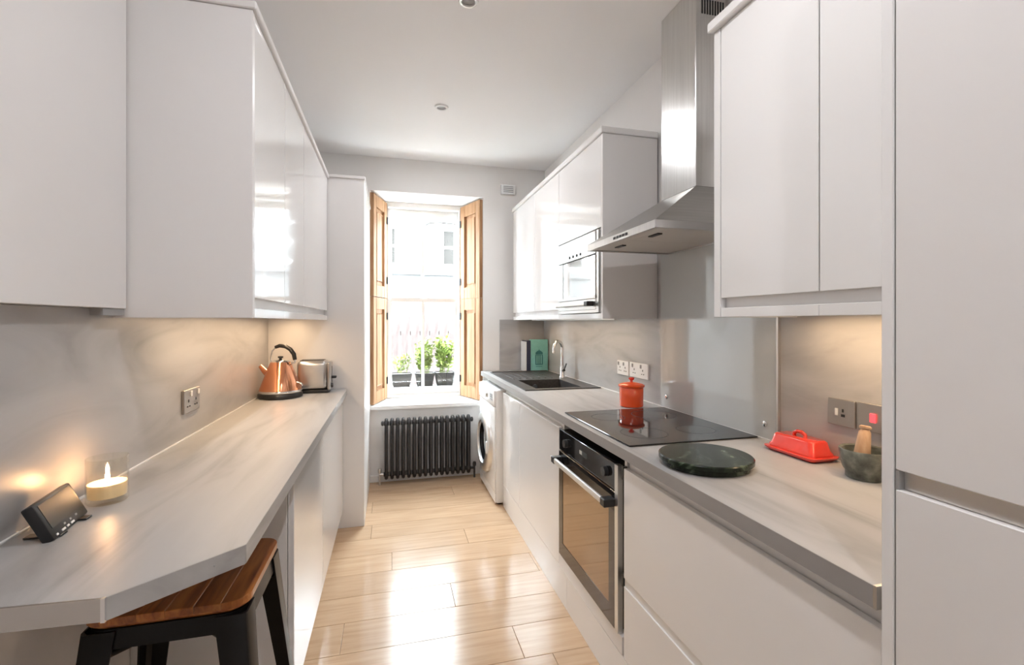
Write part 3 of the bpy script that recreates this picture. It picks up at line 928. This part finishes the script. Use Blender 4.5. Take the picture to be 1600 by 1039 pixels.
def book(x0, x1, y0_, y1_, z0_, h, cover, label, spine='-x'):
    r = thing('book', ((x0 + x1) / 2, (y0_ + y1_) / 2, z0_), label, 'book', 'books behind the sink')
    t_ = 0.003
    c_ = B()
    if spine == '-x':      # pages seen edge-on from +x, boards face -y and +y
        bx(c_, x0, x1, y0_, y0_ + t_, z0_, z0_ + h, 0.0006)
        bx(c_, x0, x1, y1_ - t_, y1_, z0_, z0_ + h, 0.0006)
        bx(c_, x0, x0 + t_, y0_ + t_, y1_ - t_, z0_, z0_ + h)
        co = obj('cover', c_, cover, r)
        box('pages', x0 + t_, x1 - 0.004, y0_ + t_, y1_ - t_, z0_ + 0.003, z0_ + h - 0.003, 'paper', r)
    else:                  # spine faces -y
        bx(c_, x0, x0 + t_, y0_, y1_, z0_, z0_ + h, 0.0006)
        bx(c_, x1 - t_, x1, y0_, y1_, z0_, z0_ + h, 0.0006)
        bx(c_, x0 + t_, x1 - t_, y0_, y0_ + t_, z0_, z0_ + h)
        co = obj('cover', c_, cover, r)
        box('pages', x0 + t_, x1 - t_, y0_ + t_, y1_ - 0.004, z0_ + 0.003, z0_ + h - 0.003, 'paper', r)
    return r, co


BZ = 0.9217
bkz = 0.9105
book(1.140, 1.149, 3.93, 4.08, bkz, 0.262, 'whitecover', 'slim white book at the left of the books behind the sink', '-y')
book(1.150, 1.187, 3.93, 4.08, bkz, 0.272, 'navy', 'navy book standing between the white and the teal book', '-y')
tb, tc = book(1.188, 1.350, 3.942, 3.975, bkz, 0.280, 'teal', 'teal cookbook with a dark jar emblem, facing out behind the sink')
e = B()
yy0, yy1 = 3.9405, 3.942
ex = 1.268
t_ = bmesh.new()
prof = [(ex - 0.034, 1.060), (ex + 0.034, 1.060), (ex + 0.032, 1.076), (ex + 0.016, 1.090), (ex + 0.004, 1.094), (ex + 0.003, 1.102), (ex - 0.003, 1.102), (ex - 0.004, 1.094), (ex - 0.016, 1.090), (ex - 0.032, 1.076)]
a_ = [t_.verts.new((x, yy0, z)) for x, z in prof]
b_ = [t_.verts.new((x, yy1, z)) for x, z in prof]
t_.faces.new(a_)
t_.faces.new(b_[::-1])
for i in range(len(prof)):
    t_.faces.new((a_[i], b_[i], b_[(i + 1) % len(prof)], a_[(i + 1) % len(prof)]))
merge(e, t_)
for xa, xb in ((-0.034, -0.026), (0.026, 0.034), (-0.016, -0.010), (-0.003, 0.003), (0.010, 0.016)):
    bx(e, ex + xa, ex + xb, yy0, yy1, 0.975, 1.055)
bx(e, ex - 0.034, ex + 0.034, yy0, yy1, 0.968, 0.975)
bx(e, ex - 0.034, ex + 0.034, yy0, yy1, 1.052, 1.057)
obj('cover_emblem', e, 'darkteal', tc, label='dark jar-shaped emblem on the cover')
bx_ = B()
bx(bx_, ex - 0.03, ex + 0.03, yy0 + 0.0005, yy1, 0.952, 0.956)
obj('cover_line', bx_, 'darkteal', tc)

# ================================================================== things on the worktops
# ---- kettle
kx, ky, kz = -0.618, 2.965, 0.911
kt = thing('kettle', (kx, ky, kz), 'copper pyramid kettle with black handle beside the toaster', 'kettle')
obj('base', lathe(B(), [(0.112, 0.0), (0.118, 0.004), (0.118, 0.022), (0.110, 0.030)], (kx, ky, kz), 40), 'blackplastic', kt, smooth=45)
obj('body', lathe(B(), [(0.108, 0.031), (0.114, 0.036), (0.112, 0.046), (0.080, 0.135), (0.056, 0.198), (0.052, 0.204)], (kx, ky, kz), 48), 'copper', kt, smooth=35)
obj('collar', lathe(B(), [(0.115, 0.031), (0.1165, 0.034), (0.1165, 0.040), (0.113, 0.044)], (kx, ky, kz), 48, cap=False), 'chrome', kt, smooth=45)
ld = obj('lid', lathe(B(), [(0.052, 0.204), (0.048, 0.210), (0.02, 0.217), (0, 0.218)], (kx, ky, kz), 32), 'chrome', kt, smooth=45)
obj('lid_knob', lathe(B(), [(0.008, 0.217), (0.008, 0.224), (0.015, 0.228), (0.014, 0.236), (0, 0.238)], (kx, ky, kz), 20), 'blackplastic', ld, smooth=45)
hv = Vector((0.92, -0.25, 0)).normalized()


def kp(a, z):
    q = Vector((kx, ky, kz)) + hv * a
    return Vector((q.x, q.y, kz + z))


obj('spout', tube(B(), [kp(-0.062, 0.125), kp(-0.092, 0.150), kp(-0.118, 0.180)], [0.024, 0.017, 0.012], 14), 'copper', kt, smooth=45)
obj('handle', tube(B(), [kp(-0.030, 0.288), kp(-0.005, 0.297), kp(0.028, 0.293), kp(0.058, 0.276), kp(0.078, 0.248), kp(0.084, 0.215)], [0.009, 0.011, 0.012, 0.012, 0.012, 0.011], 12), 'blackplastic', kt, smooth=50)
br = B()
tube(br, [kp(-0.052, 0.20), kp(-0.058, 0.225), kp(-0.050, 0.265), kp(-0.028, 0.289)], 0.004, 8)
tube(br, [kp(0.084, 0.217), kp(0.080, 0.20), kp(0.058, 0.192)], 0.006, 8)
obj('handle_bracket', br, 'chrome', kt, smooth=50)
obj('switch_lever', tube(B(), [kp(0.095, 0.085), kp(0.118, 0.080), kp(0.128, 0.065)], 0.007, 8), 'chrome', kt, smooth=50)

# ---- toaster
to = thing('toaster', (-0.45, 3.14, 0.911), 'brushed steel toaster standing against the boxed column', 'toaster')
box('base', -0.548, -0.372, 3.065, 3.205, 0.911, 0.931, 'blackplastic', to, bev=0.004, seg=2)
box('body', -0.552, -0.378, 3.060, 3.210, 0.931, 1.108, 'steel', to, bev=0.026, seg=4, smooth=60)
ep = box('end_plate', -0.379, -0.358, 3.066, 3.204, 0.926, 1.100, 'steel', to, bev=0.010, seg=3)
for yy in (3.10, 3.165):
    box('slot', -0.535, -0.40, yy - 0.014, yy + 0.014, 1.1075, 1.110, 'blackplastic', to)
box('lever', -0.358, -0.330, 3.115, 3.150, 0.994, 1.008, 'blackplastic', ep, bev=0.003)
box('lever_slot', -0.3585, -0.3565, 3.128, 3.137, 0.95, 1.07, 'blackplastic', ep)
obj('browning_dial', lathe(B(), [(0.016, 0), (0.014, 0.012), (0, 0.012)], (-0.358, 3.09, 0.955), 18, Matrix.Rotation(PI / 2, 4, 'Y')), 'blackplastic', ep, smooth=40)

# ---- candle
cx, cy, cz = -0.668, 1.352, 0.9105
cd = thing('candle', (cx, cy, cz), 'lit candle in a clear glass jar on the bar worktop', 'candle')
obj('jar', lathe(B(), [(0.0, 0.0), (0.038, 0.0), (0.041, 0.004), (0.0415, 0.108), (0.0400, 0.108), (0.0388, 0.014), (0.0, 0.012)], (cx, cy, cz), 40), 'clear', cd, smooth=45)
wx_ = obj('wax', lathe(B(), [(0.0, 0.0125), (0.0375, 0.0145), (0.0382, 0.046), (0.034, 0.0445), (0.0, 0.044)], (cx, cy, cz), 36), 'wax', cd, smooth=45)
obj('wick', tube(B(), [(cx, cy, cz + 0.043), (cx + 0.001, cy, cz + 0.053)], 0.001, 6), 'blackplastic', wx_)
obj('flame', lathe(B(), [(0.0, 0.050), (0.0035, 0.054), (0.0048, 0.060), (0.003, 0.069), (0.0, 0.078)], (cx, cy, cz), 14), 'flame', cd, smooth=60)
# ---- desk clock display leaning back
A0, A1 = Vector((-0.645, 1.128, 0.9135)), Vector((-0.667, 1.278, 0.9135))
T0 = Vector((-0.680, 1.128, 0.985))
uu = (A1 - A0).normalized()
nn = (T0 - A0)
nn = (nn - uu * nn.dot(uu)).normalized()
bb = uu.cross(nn).normalized()
if bb.x > 0:
    bb = -bb
W_, H_ = (A1 - A0).length, 0.081
mat = Matrix((( uu.x, nn.x, bb.x, A0.x), (uu.y, nn.y, bb.y, A0.y), (uu.z, nn.z, bb.z, A0.z), (0, 0, 0, 1)))
dv = thing('display_clock', (-0.67, 1.2, 0.911), 'small black digital display clock leaning on the bar worktop beside the candle', 'clock')
dbody = obj('body', bx(B(), 0, W_, 0.0, H_, 0.0, 0.021, 0.004, 2, mat), 'blackplastic', dv, smooth=40)
obj('screen', bx(B(), 0.012, W_ - 0.010, 0.022, H_ - 0.006, -0.0012, 0.001, 0, 1, mat), 'screen', dbody)
for a0_, a1_ in ((0.012, 0.018), (0.034, 0.048), (0.055, 0.064), (0.072, 0.086)):
    obj('button', bx(B(), a0_, a1_, 0.0045, 0.0085, -0.0014, 0.001, 0, 1, mat), 'whiteplastic', dbody)
for a0_ in (0.05, 0.075, 0.10):
    obj('button', bx(B(), a0_, a0_ + 0.007, 0.0125, 0.0165, -0.0012, 0.001, 0, 1, mat), 'grey', dbody)
sf = B()
bx(sf, -0.712, -0.648, 1.150, 1.172, 0.9108, 0.9145, 0.001)
bx(sf, -0.712, -0.648, 1.232, 1.254, 0.9108, 0.9145, 0.001)
obj('stand', sf, 'blackplastic', dv)


# ---- sockets and switches
def wallplate(x, sgn, y0_, y1_, z0_, z1_, mat, label, style, edge=None):
    r = thing('wall_socket', (x, (y0_ + y1_) / 2, z0_), label, 'socket', 'wall sockets')
    t_ = 0.009 * sgn
    a, b = sorted((x, x + t_))
    p = box('plate', a, b, y0_, y1_, z0_, z1_, mat, r, bev=0.0015)
    xf = x + t_
    a2, b2 = sorted((xf, xf + 0.0012 * sgn))
    if style == 'double':
        w_ = (y1_ - y0_)
        for cyy in (y0_ + w_ * 0.27, y0_ + w_ * 0.73):
            hb_ = B()
            bx(hb_, a2, b2, cyy - 0.003, cyy + 0.003, z0_ + 0.040, z0_ + 0.050)
            bx(hb_, a2, b2, cyy - 0.014, cyy - 0.006, z0_ + 0.022, z0_ + 0.027)
            bx(hb_, a2, b2, cyy + 0.006, cyy + 0.014, z0_ + 0.022, z0_ + 0.027)
            obj('pin_holes', hb_, 'blackplastic', p)
            a3, b3 = sorted((xf, xf + 0.004 * sgn))
            box('rocker', a3, b3, cyy - 0.007 + 0.02, cyy + 0.007 + 0.02, z1_ - 0.028, z1_ - 0.008, 'whiteplastic' if mat != 'whiteplastic' else 'grey', p, bev=0.001)
    elif style == 'switch':
        a3, b3 = sorted((xf, xf + 0.005 * sgn))
        m_ = (y0_ + y1_) / 2
        box('rocker', a3, b3, m_ - 0.012, m_ + 0.004, (z0_ + z1_) / 2 - 0.012, (z0_ + z1_) / 2 + 0.014, 'neon', p, bev=0.001, label='red rocker switch')
    else:
        m_ = (y0_ + y1_) / 2
        a3, b3 = sorted((xf, xf + 0.003 * sgn))
        box('rocker', a3, b3, m_ + 0.008, m_ + 0.018, (z0_ + z1_) / 2 - 0.010, (z0_ + z1_) / 2 + 0.012, 'whiteplastic', p, bev=0.001)
        hb_ = B()
        bx(hb_, a2, b2, m_ - 0.014, m_ - 0.002, (z0_ + z1_) / 2 - 0.012, (z0_ + z1_) / 2 - 0.004)
        bx(hb_, a2, b2, m_ - 0.010, m_ - 0.005, (z0_ + z1_) / 2 + 0.002, (z0_ + z1_) / 2 + 0.012)
        obj('pin_holes', hb_, 'blackplastic', p)
    return r


wallplate(-0.7445, 1, 1.972, 2.118, 1.004, 1.092, 'nickel', 'brushed steel double socket on the left splashback', 'double')
wallplate(1.3598, -1, 2.492, 2.632, 1.028, 1.112, 'whiteplastic', 'white double socket on the right splashback, nearer the sink', 'double')
wallplate(1.3598, -1, 2.275, 2.478, 1.030, 1.114, 'whiteplastic', 'white double socket directly above the orange canister', 'double')
wallplate(1.3598, -1, 1.106, 1.196, 1.024, 1.106, 'nickel', 'brushed steel socket on the wall behind the butter dish', 'single')
wallplate(1.3598, -1, 1.008, 1.098, 1.026, 1.108, 'nickel', 'steel switch with a red rocker above the mortar', 'switch')

# ---- orange canister behind the hob
px, py, pz = 1.206, 2.192, 0.9105
pt = thing('storage_jar', (px, py, pz), 'orange stoneware jar with knobbed lid at the far edge of the hob', 'jar')
obj('body', lathe(B(), [(0.055, 0), (0.060, 0.004), (0.0605, 0.05), (0.0605, 0.096), (0.057, 0.100)], (px, py, pz), 40), 'orange', pt, smooth=45)
li = obj('lid', lathe(B(), [(0.064, 0.1005), (0.067, 0.104), (0.067, 0.111), (0.055, 0.119), (0.02, 0.126), (0, 0.127)], (px, py, pz), 40), 'orange', pt, smooth=45)
obj('knob', lathe(B(), [(0.008, 0.125), (0.007, 0.134), (0.014, 0.139), (0.015, 0.145), (0.010, 0.149), (0, 0.150)], (px, py, pz), 20), 'red', li, smooth=45)

# ---- round green marble board
bcx, bcy = 0.932, 1.240
mb = thing('round_board', (bcx, bcy, 0.911), 'round dark green marble board on the worktop in front of the hob', 'board')
obj('slab', lathe(B(), [(0.130, 0.0145), (0.1365, 0.018), (0.1365, 0.029), (0.133, 0.032), (0, 0.032)], (bcx, bcy, 0.9105), 64), 'greenstone', mb, smooth=35)
obj('foot_ring', lathe(B(), [(0.122, 0.0), (0.126, 0.003), (0.126, 0.0145), (0, 0.0145)], (bcx, bcy, 0.9105), 48), 'greenstone', mb, smooth=35)

# ---- butter dish
bd = thing('butter_dish', (1.295, 1.255, 0.911), 'red butter dish with domed lid on the worktop by the sockets', 'butter dish')


def rr(cx_, cy_, hx, hy, r_, z, n=5):
    out = []
    for qx, qy, a0_ in ((1, 1, 0), (-1, 1, PI / 2), (-1, -1, PI), (1, -1, 1.5 * PI)):
        for i in range(n + 1):
            a = a0_ + (PI / 2) * i / n
            out.append((cx_ + qx * (hx - r_) + r_ * math.cos(a), cy_ + qy * (hy - r_) + r_ * math.sin(a), z))
    return out


def loft(bm, loops, cap0=True, cap1=True):
    rg = [[bm.verts.new(p) for p in lp] for lp in loops]
    n = len(rg[0])
    for a, b in zip(rg, rg[1:]):
        for i in range(n):
            bm.faces.new((a[i], a[(i + 1) % n], b[(i + 1) % n], b[i]))
    if cap0:
        bm.faces.new(rg[0][::-1])
    if cap1:
        bm.faces.new(rg[-1])
    return bm


bxx, byy, bzz = 1.300, 1.252, 0.9105
obj('tray', loft(B(), [rr(bxx, byy, 0.045, 0.088, 0.015, bzz), rr(bxx, byy, 0.055, 0.100, 0.018, bzz + 0.010), rr(bxx, byy, 0.057, 0.102, 0.019, bzz + 0.015), rr(bxx, byy, 0.050, 0.094, 0.016, bzz + 0.016)]), 'red', bd, smooth=45)
bl = obj('lid', loft(B(), [rr(bxx, byy, 0.046, 0.090, 0.016, bzz + 0.0165), rr(bxx, byy, 0.046, 0.090, 0.016, bzz + 0.022), rr(bxx, byy, 0.041, 0.084, 0.016, bzz + 0.030), rr(bxx, byy, 0.036, 0.078, 0.016, bzz + 0.056), rr(bxx, byy, 0.031, 0.072, 0.014, bzz + 0.061)]), 'red', bd, smooth=45)
kn = tube(B(), [(bxx, byy - 0.022, bzz + 0.058), (bxx, byy - 0.020, bzz + 0.070), (bxx, byy - 0.008, bzz + 0.076), (bxx, byy + 0.008, bzz + 0.076), (bxx, byy + 0.020, bzz + 0.070), (bxx, byy + 0.022, bzz + 0.058)], 0.006, 10)
obj('knob', kn, 'red', bl, smooth=50)

# ---- mortar and pestle
mx_, my_, mz_ = 1.285, 1.022, 0.9105
mo = thing('mortar', (mx_, my_, mz_), 'speckled dark stone mortar beside the tall unit', 'mortar')
obj('bowl', lathe(B(), [(0.042, 0.0), (0.046, 0.004), (0.046, 0.018), (0.052, 0.026), (0.060, 0.05), (0.062, 0.078), (0.060, 0.081), (0.053, 0.078), (0.048, 0.05), (0.030, 0.032), (0.0, 0.028)], (mx_, my_, mz_), 40), 'mortar', mo, smooth=45)
pe = thing('pestle', (mx_ - 0.012, my_, mz_ + 0.045), 'pale wooden pestle leaning in the stone mortar', 'pestle')
pd = Vector((0.22, 0.05, 0.97)).normalized()
p0_ = Vector((mx_ - 0.014, my_, mz_ + 0.040))
obj('shaft', tube(B(), [p0_, p0_ + pd * 0.01, p0_ + pd * 0.03, p0_ + pd * 0.06, p0_ + pd * 0.088, p0_ + pd * 0.096], [0.013, 0.018, 0.0195, 0.017, 0.0145, 0.010], 18), 'wood', pe, smooth=50)
obj('rounded_end', tube(B(), [p0_ + pd * 0.0965, p0_ + pd * 0.099, p0_ + pd * 0.104, p0_ + pd * 0.107], [0.0125, 0.0145, 0.0145, 0.010], 18), 'wood', pe, smooth=50)

# ================================================================== bar stool
sx0, sx1, sy0, sy1, sz = -0.636, -0.312, 1.172, 1.496, 0.720
scx, scy = (sx0 + sx1) / 2, (sy0 + sy1) / 2
st = thing('bar_stool', (scx, scy, 0), 'black metal bar stool with a wooden seat tucked under the bar worktop', 'stool')
# wooden seat, planks running across
np_ = 6
pwid = (sx1 - sx0) / np_
outline = rr(scx, scy, (sx1 - sx0) / 2, (sy1 - sy0) / 2, 0.045, 0, 6)


def clip_poly(pts, xa, xb):
    def half(ps, keep, xc):
        out = []
        for i in range(len(ps)):
            p, q = ps[i], ps[(i + 1) % len(ps)]
            if keep(p[0]):
                out.append(p)
            if keep(p[0]) != keep(q[0]):
                s_ = (xc - p[0]) / (q[0] - p[0])
                out.append((xc, p[1] + s_ * (q[1] - p[1])))
        return out
    ps = [(p[0], p[1]) for p in pts]
    ps = half(ps, lambda x: x >= xa - 1e-9, xa)
    return half(ps, lambda x: x <= xb + 1e-9, xb)


seat_root = obj('seat', loft(B(), [rr(scx, scy, 0.150, 0.150, 0.04, sz - 0.028), rr(scx, scy, 0.159, 0.159, 0.043, sz - 0.020), rr(scx, scy, 0.159, 0.159, 0.043, sz - 0.0165)]), 'seat', st, label='stained wooden seat of glued planks')
for i in range(np_):
    xa, xb = sx0 + i * pwid, sx0 + (i + 1) * pwid
    ps = clip_poly(outline, xa + 0.0004, xb - 0.0004)
    if len(ps) > 2:
        bm_ = prism(B(), ps, sz - 0.016, sz)
        bmesh.ops.bevel(bm_, geom=[e_ for e_ in bm_.edges if abs(e_.verts[0].co.z - e_.verts[1].co.z) < 1e-6 and e_.verts[0].co.z > sz - 0.001], offset=0.0012, segments=1, affect='EDGES')
        obj('plank', bm_, 'seat', seat_root)
# steel apron and legs
ap = B()
loft(ap, [rr(scx, scy, 0.154, 0.154, 0.04, sz - 0.029), rr(scx, scy, 0.158, 0.158, 0.04, sz - 0.070)], cap0=True, cap1=False)
obj('apron', ap, 'blackmetal', st, smooth=40)
for qx in (-1, 1):
    for qy in (-1, 1):
        t0 = Vector((scx + qx * 0.135, scy + qy * 0.135, sz - 0.032))
        b0 = Vector((scx + qx * 0.205, scy + qy * 0.205, 0.006))
        lg = B()
        # folded angle leg: two tapering flanges meeting at a rounded outer corner
        loops = []
        for s_ in (0.0, 0.12, 1.0):
            c_ = t0.lerp(b0, s_)
            wd_ = 0.066 - 0.036 * s_
            th_ = 0.004
            o_ = Vector((qx * 0.024, qy * 0.024, 0)) * (1 - s_ * 0.3)
            k_ = 0.010
            P = lambda a, b: (c_.x + o_.x - qx * a, c_.y + o_.y - qy * b, c_.z)
            lp = [P(wd_, 0), P(k_, 0), P(k_ * 0.3, k_ * 0.3), P(0, k_), P(0, wd_), P(th_, wd_), P(th_, k_ + th_), P(k_ + th_, th_), P(wd_, th_)]
            if qx * qy < 0:
                lp = lp[::-1]
            loops.append(lp)
        loft(lg, loops)
        lo_ = obj('leg', lg, 'blackmetal', st, smooth=35)
        fb = B()
        bx(fb, b0.x + qx * 0.000 - 0.018, b0.x + 0.018, b0.y - 0.018, b0.y + 0.018, 0.0, 0.0055)
        obj('rubber_foot', fb, 'blackplastic', lo_)
for z_, s_ in ((0.30, None),):
    e_ = 0.135 + 0.07 * (sz - z_) / sz + 0.008
    for a, b in (((-e_, -e_), (e_, -e_)), ((e_, -e_), (e_, e_)), ((e_, e_), (-e_, e_)), ((-e_, e_), (-e_, -e_))):
        obj('foot_rail', tube(B(), [(scx + a[0], scy + a[1], z_), (scx + b[0], scy + b[1], z_)], 0.009, 10), 'blackmetal', st, smooth=50)
cr_ = B()
tube(cr_, [(scx - 0.15, scy - 0.15, sz - 0.10), (scx + 0.15, scy + 0.15, sz - 0.10)], 0.008, 8)
obj('cross_brace', cr_, 'blackmetal', st, smooth=50)
cr_ = B()
tube(cr_, [(scx - 0.15, scy + 0.15, sz - 0.118), (scx + 0.15, scy - 0.15, sz - 0.118)], 0.008, 8)
obj('cross_brace', cr_, 'blackmetal', st, smooth=50)

# ================================================================== outside
PZ = SILL + 0.0605
SY = FY + 0.31


def planter(x0, x1, h, label, leaves, lh, ls, blooms=0, grp='plant pots on the outside sill'):
    cxp = (x0 + x1) / 2
    hx = (x1 - x0) / 2
    r = thing('potted_plant', (cxp, SY, PZ), label, 'plant', grp)
    obj('pot', loft(B(), [rr(cxp, SY, hx * 0.78, 0.065, 0.015, PZ), rr(cxp, SY, hx * 0.97, 0.083, 0.018, PZ + h - 0.02), rr(cxp, SY, hx, 0.088, 0.018, PZ + h - 0.02), rr(cxp, SY, hx, 0.088, 0.018, PZ + h), rr(cxp, SY, hx * 0.92, 0.08, 0.015, PZ + h), rr(cxp, SY, hx * 0.9, 0.078, 0.015, PZ + h - 0.012)]), 'pot', r, smooth=40)
    box('soil', cxp - hx * 0.86, cxp + hx * 0.86, SY - 0.07, SY + 0.07, PZ + h - 0.0118, PZ + h - 0.008, 'soil', r)
    fo = B()
    stems = []
    for i in range(max(8, leaves // 20)):
        a = random.uniform(0, 2 * PI)
        b0_ = Vector((cxp + random.uniform(-.5, .5) * hx, SY + random.uniform(-.04, .04), PZ + h - 0.01))
        t0_ = b0_ + Vector((random.uniform(-.6, .6) * hx + 0.3 * (b0_.x - cxp), random.uniform(-.05, .05), lh * random.uniform(0.55, 1.0)))
        stems.append((b0_, t0_))
        t0_.x = min(max(t0_.x, x0 + 0.005), x1 - 0.005)
        tube(fo, [b0_, b0_.lerp(t0_, .5) + Vector((0.008, 0, 0)), t0_], 0.0018, 4)
    for i in range(leaves):
        b0_, t0_ = random.choice(stems)
        p = b0_.lerp(t0_, random.uniform(0.2, 1.05)) + Vector((random.gauss(0, .012), random.gauss(0, .012), random.gauss(0, .006)))
        d_ = Vector((random.uniform(-1, 1), random.uniform(-1, 1), random.uniform(-.2, .9))).normalized()
        sd = d_.cross(Vector((random.uniform(-1, 1), random.uniform(-1, 1), 1))).normalized()
        s_ = ls * random.uniform(0.6, 1.2)
        p.x = min(max(p.x, x0 + 0.02), x1 - 0.02)
        q = [p, p + d_ * s_ * 0.5 + sd * s_ * 0.28, p + d_ * s_, p + d_ * s_ * 0.5 - sd * s_ * 0.28]
        for v in q:
            v.x = min(max(v.x, x0 - 0.002), x1 + 0.002)
        fo.faces.new([fo.verts.new(v) for v in q])
    f_ = obj('foliage', fo, 'leaf', r)
    f_['kind'] = 'stuff'
    for i in range(blooms):
        b0_, t0_ = random.choice(stems)
        q = t0_ + Vector((random.uniform(-.02, .0), random.uniform(-.02, .02), random.uniform(-.03, .02)))
        obj('flower', lathe(B(), [(0.0, 0.0), (0.010, 0.004), (0.018, 0.012), (0.012, 0.011), (0, 0.008)], tuple(q), 8), 'bloom', r, smooth=50)
    return r


planter(0.002, 0.203, 0.135, 'dark pot with small yellow flowers, left on the outside sill', 150, 0.20, 0.035, 8)
planter(0.236, 0.425, 0.135, 'dark pot with leafy green plant in the middle of the sill', 330, 0.33, 0.055)
planter(0.432, 0.628, 0.138, 'dark pot with bushy green plant, right on the outside sill', 460, 0.36, 0.055)

box('courtyard', -14, 16, FY + 0.25, 24, -2.6, -2.5, 'ground', label='pale courtyard ground below the window', kind='structure')
bl_ = thing('opposite_building', (1.0, 12.0, -2.5), 'pale stone building seen through the upper window panes', 'building')
c = B()
FYF = 11.0


def facade_holes(x0, x1, z0, z1, holes, y0_, y1_):
    xs = sorted(set([x0, x1] + [h[0] for h in holes] + [h[1] for h in holes]))
    zs = sorted(set([z0, z1] + [h[2] for h in holes] + [h[3] for h in holes]))
    for xa, xb in zip(xs, xs[1:]):
        for za, zb in zip(zs, zs[1:]):
            if any(h[0] <= xa + 1e-6 and h[1] >= xb - 1e-6 and h[2] <= za + 1e-6 and h[3] >= zb - 1e-6 for h in holes):
                continue
            bx(c, xa, xb, y0_, y1_, za, zb)


sc_ = FYF / 10.0
holes = []
for wxa, wxb in ((-3.3, -2.2), (-0.62 * sc_, 0.14 * sc_), (1.04 * sc_, 1.80 * sc_), (3.9, 4.8)):
    holes.append((wxa, wxb, 1.347 + 1.175 * sc_, 1.347 + 2.0 * sc_))
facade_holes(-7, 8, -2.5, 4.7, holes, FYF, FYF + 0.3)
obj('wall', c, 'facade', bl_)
c = B()
bx(c, -7, 8, FYF - 0.08, FYF, 1.347 + 0.98 * sc_, 1.347 + 1.04 * sc_)
obj('ledge', c, 'facade', bl_)
for hx0, hx1, hz0, hz1 in holes:
    fr_ = B()
    zm = (hz0 + hz1) / 2
    for a, b_ in ((hx0, hx0 + .06), (hx1 - .06, hx1), ((hx0 + hx1) / 2 - .02, (hx0 + hx1) / 2 + .02)):
        bx(fr_, a, b_, FYF + 0.10, FYF + 0.16, hz0, hz1)
    for a, b_ in ((hz0, hz0 + .06), (zm - .03, zm + .03), (hz1 - .06, hz1)):
        bx(fr_, hx0, hx1, FYF + 0.101, FYF + 0.159, a, b_)
    fw = obj('window', fr_, 'paint', bl_)
    box('pane', hx0, hx1, FYF + 0.12, FYF + 0.13, hz0, hz1, 'farwin', fw)
fn = thing('garden_fence', (0.8, 8.6, -2.5), 'weathered board fence across the courtyard behind the pots', 'fence')
nb = 34
fb0 = None
for i in range(nb):
    xa = -2.2 + i * 0.17
    if fb0 is None:
        fb0 = box('board', xa, xa + 0.155, 8.6, 8.625, -2.5, 1.42, 'fence', fn)
    else:
        copy_part(fb0, fn, (i * 0.17, 0, (i * 37 % 5) * 0.012))
box('rail', -2.2, 3.58, 8.626, 8.67, 1.10, 1.18, 'fence', fn)
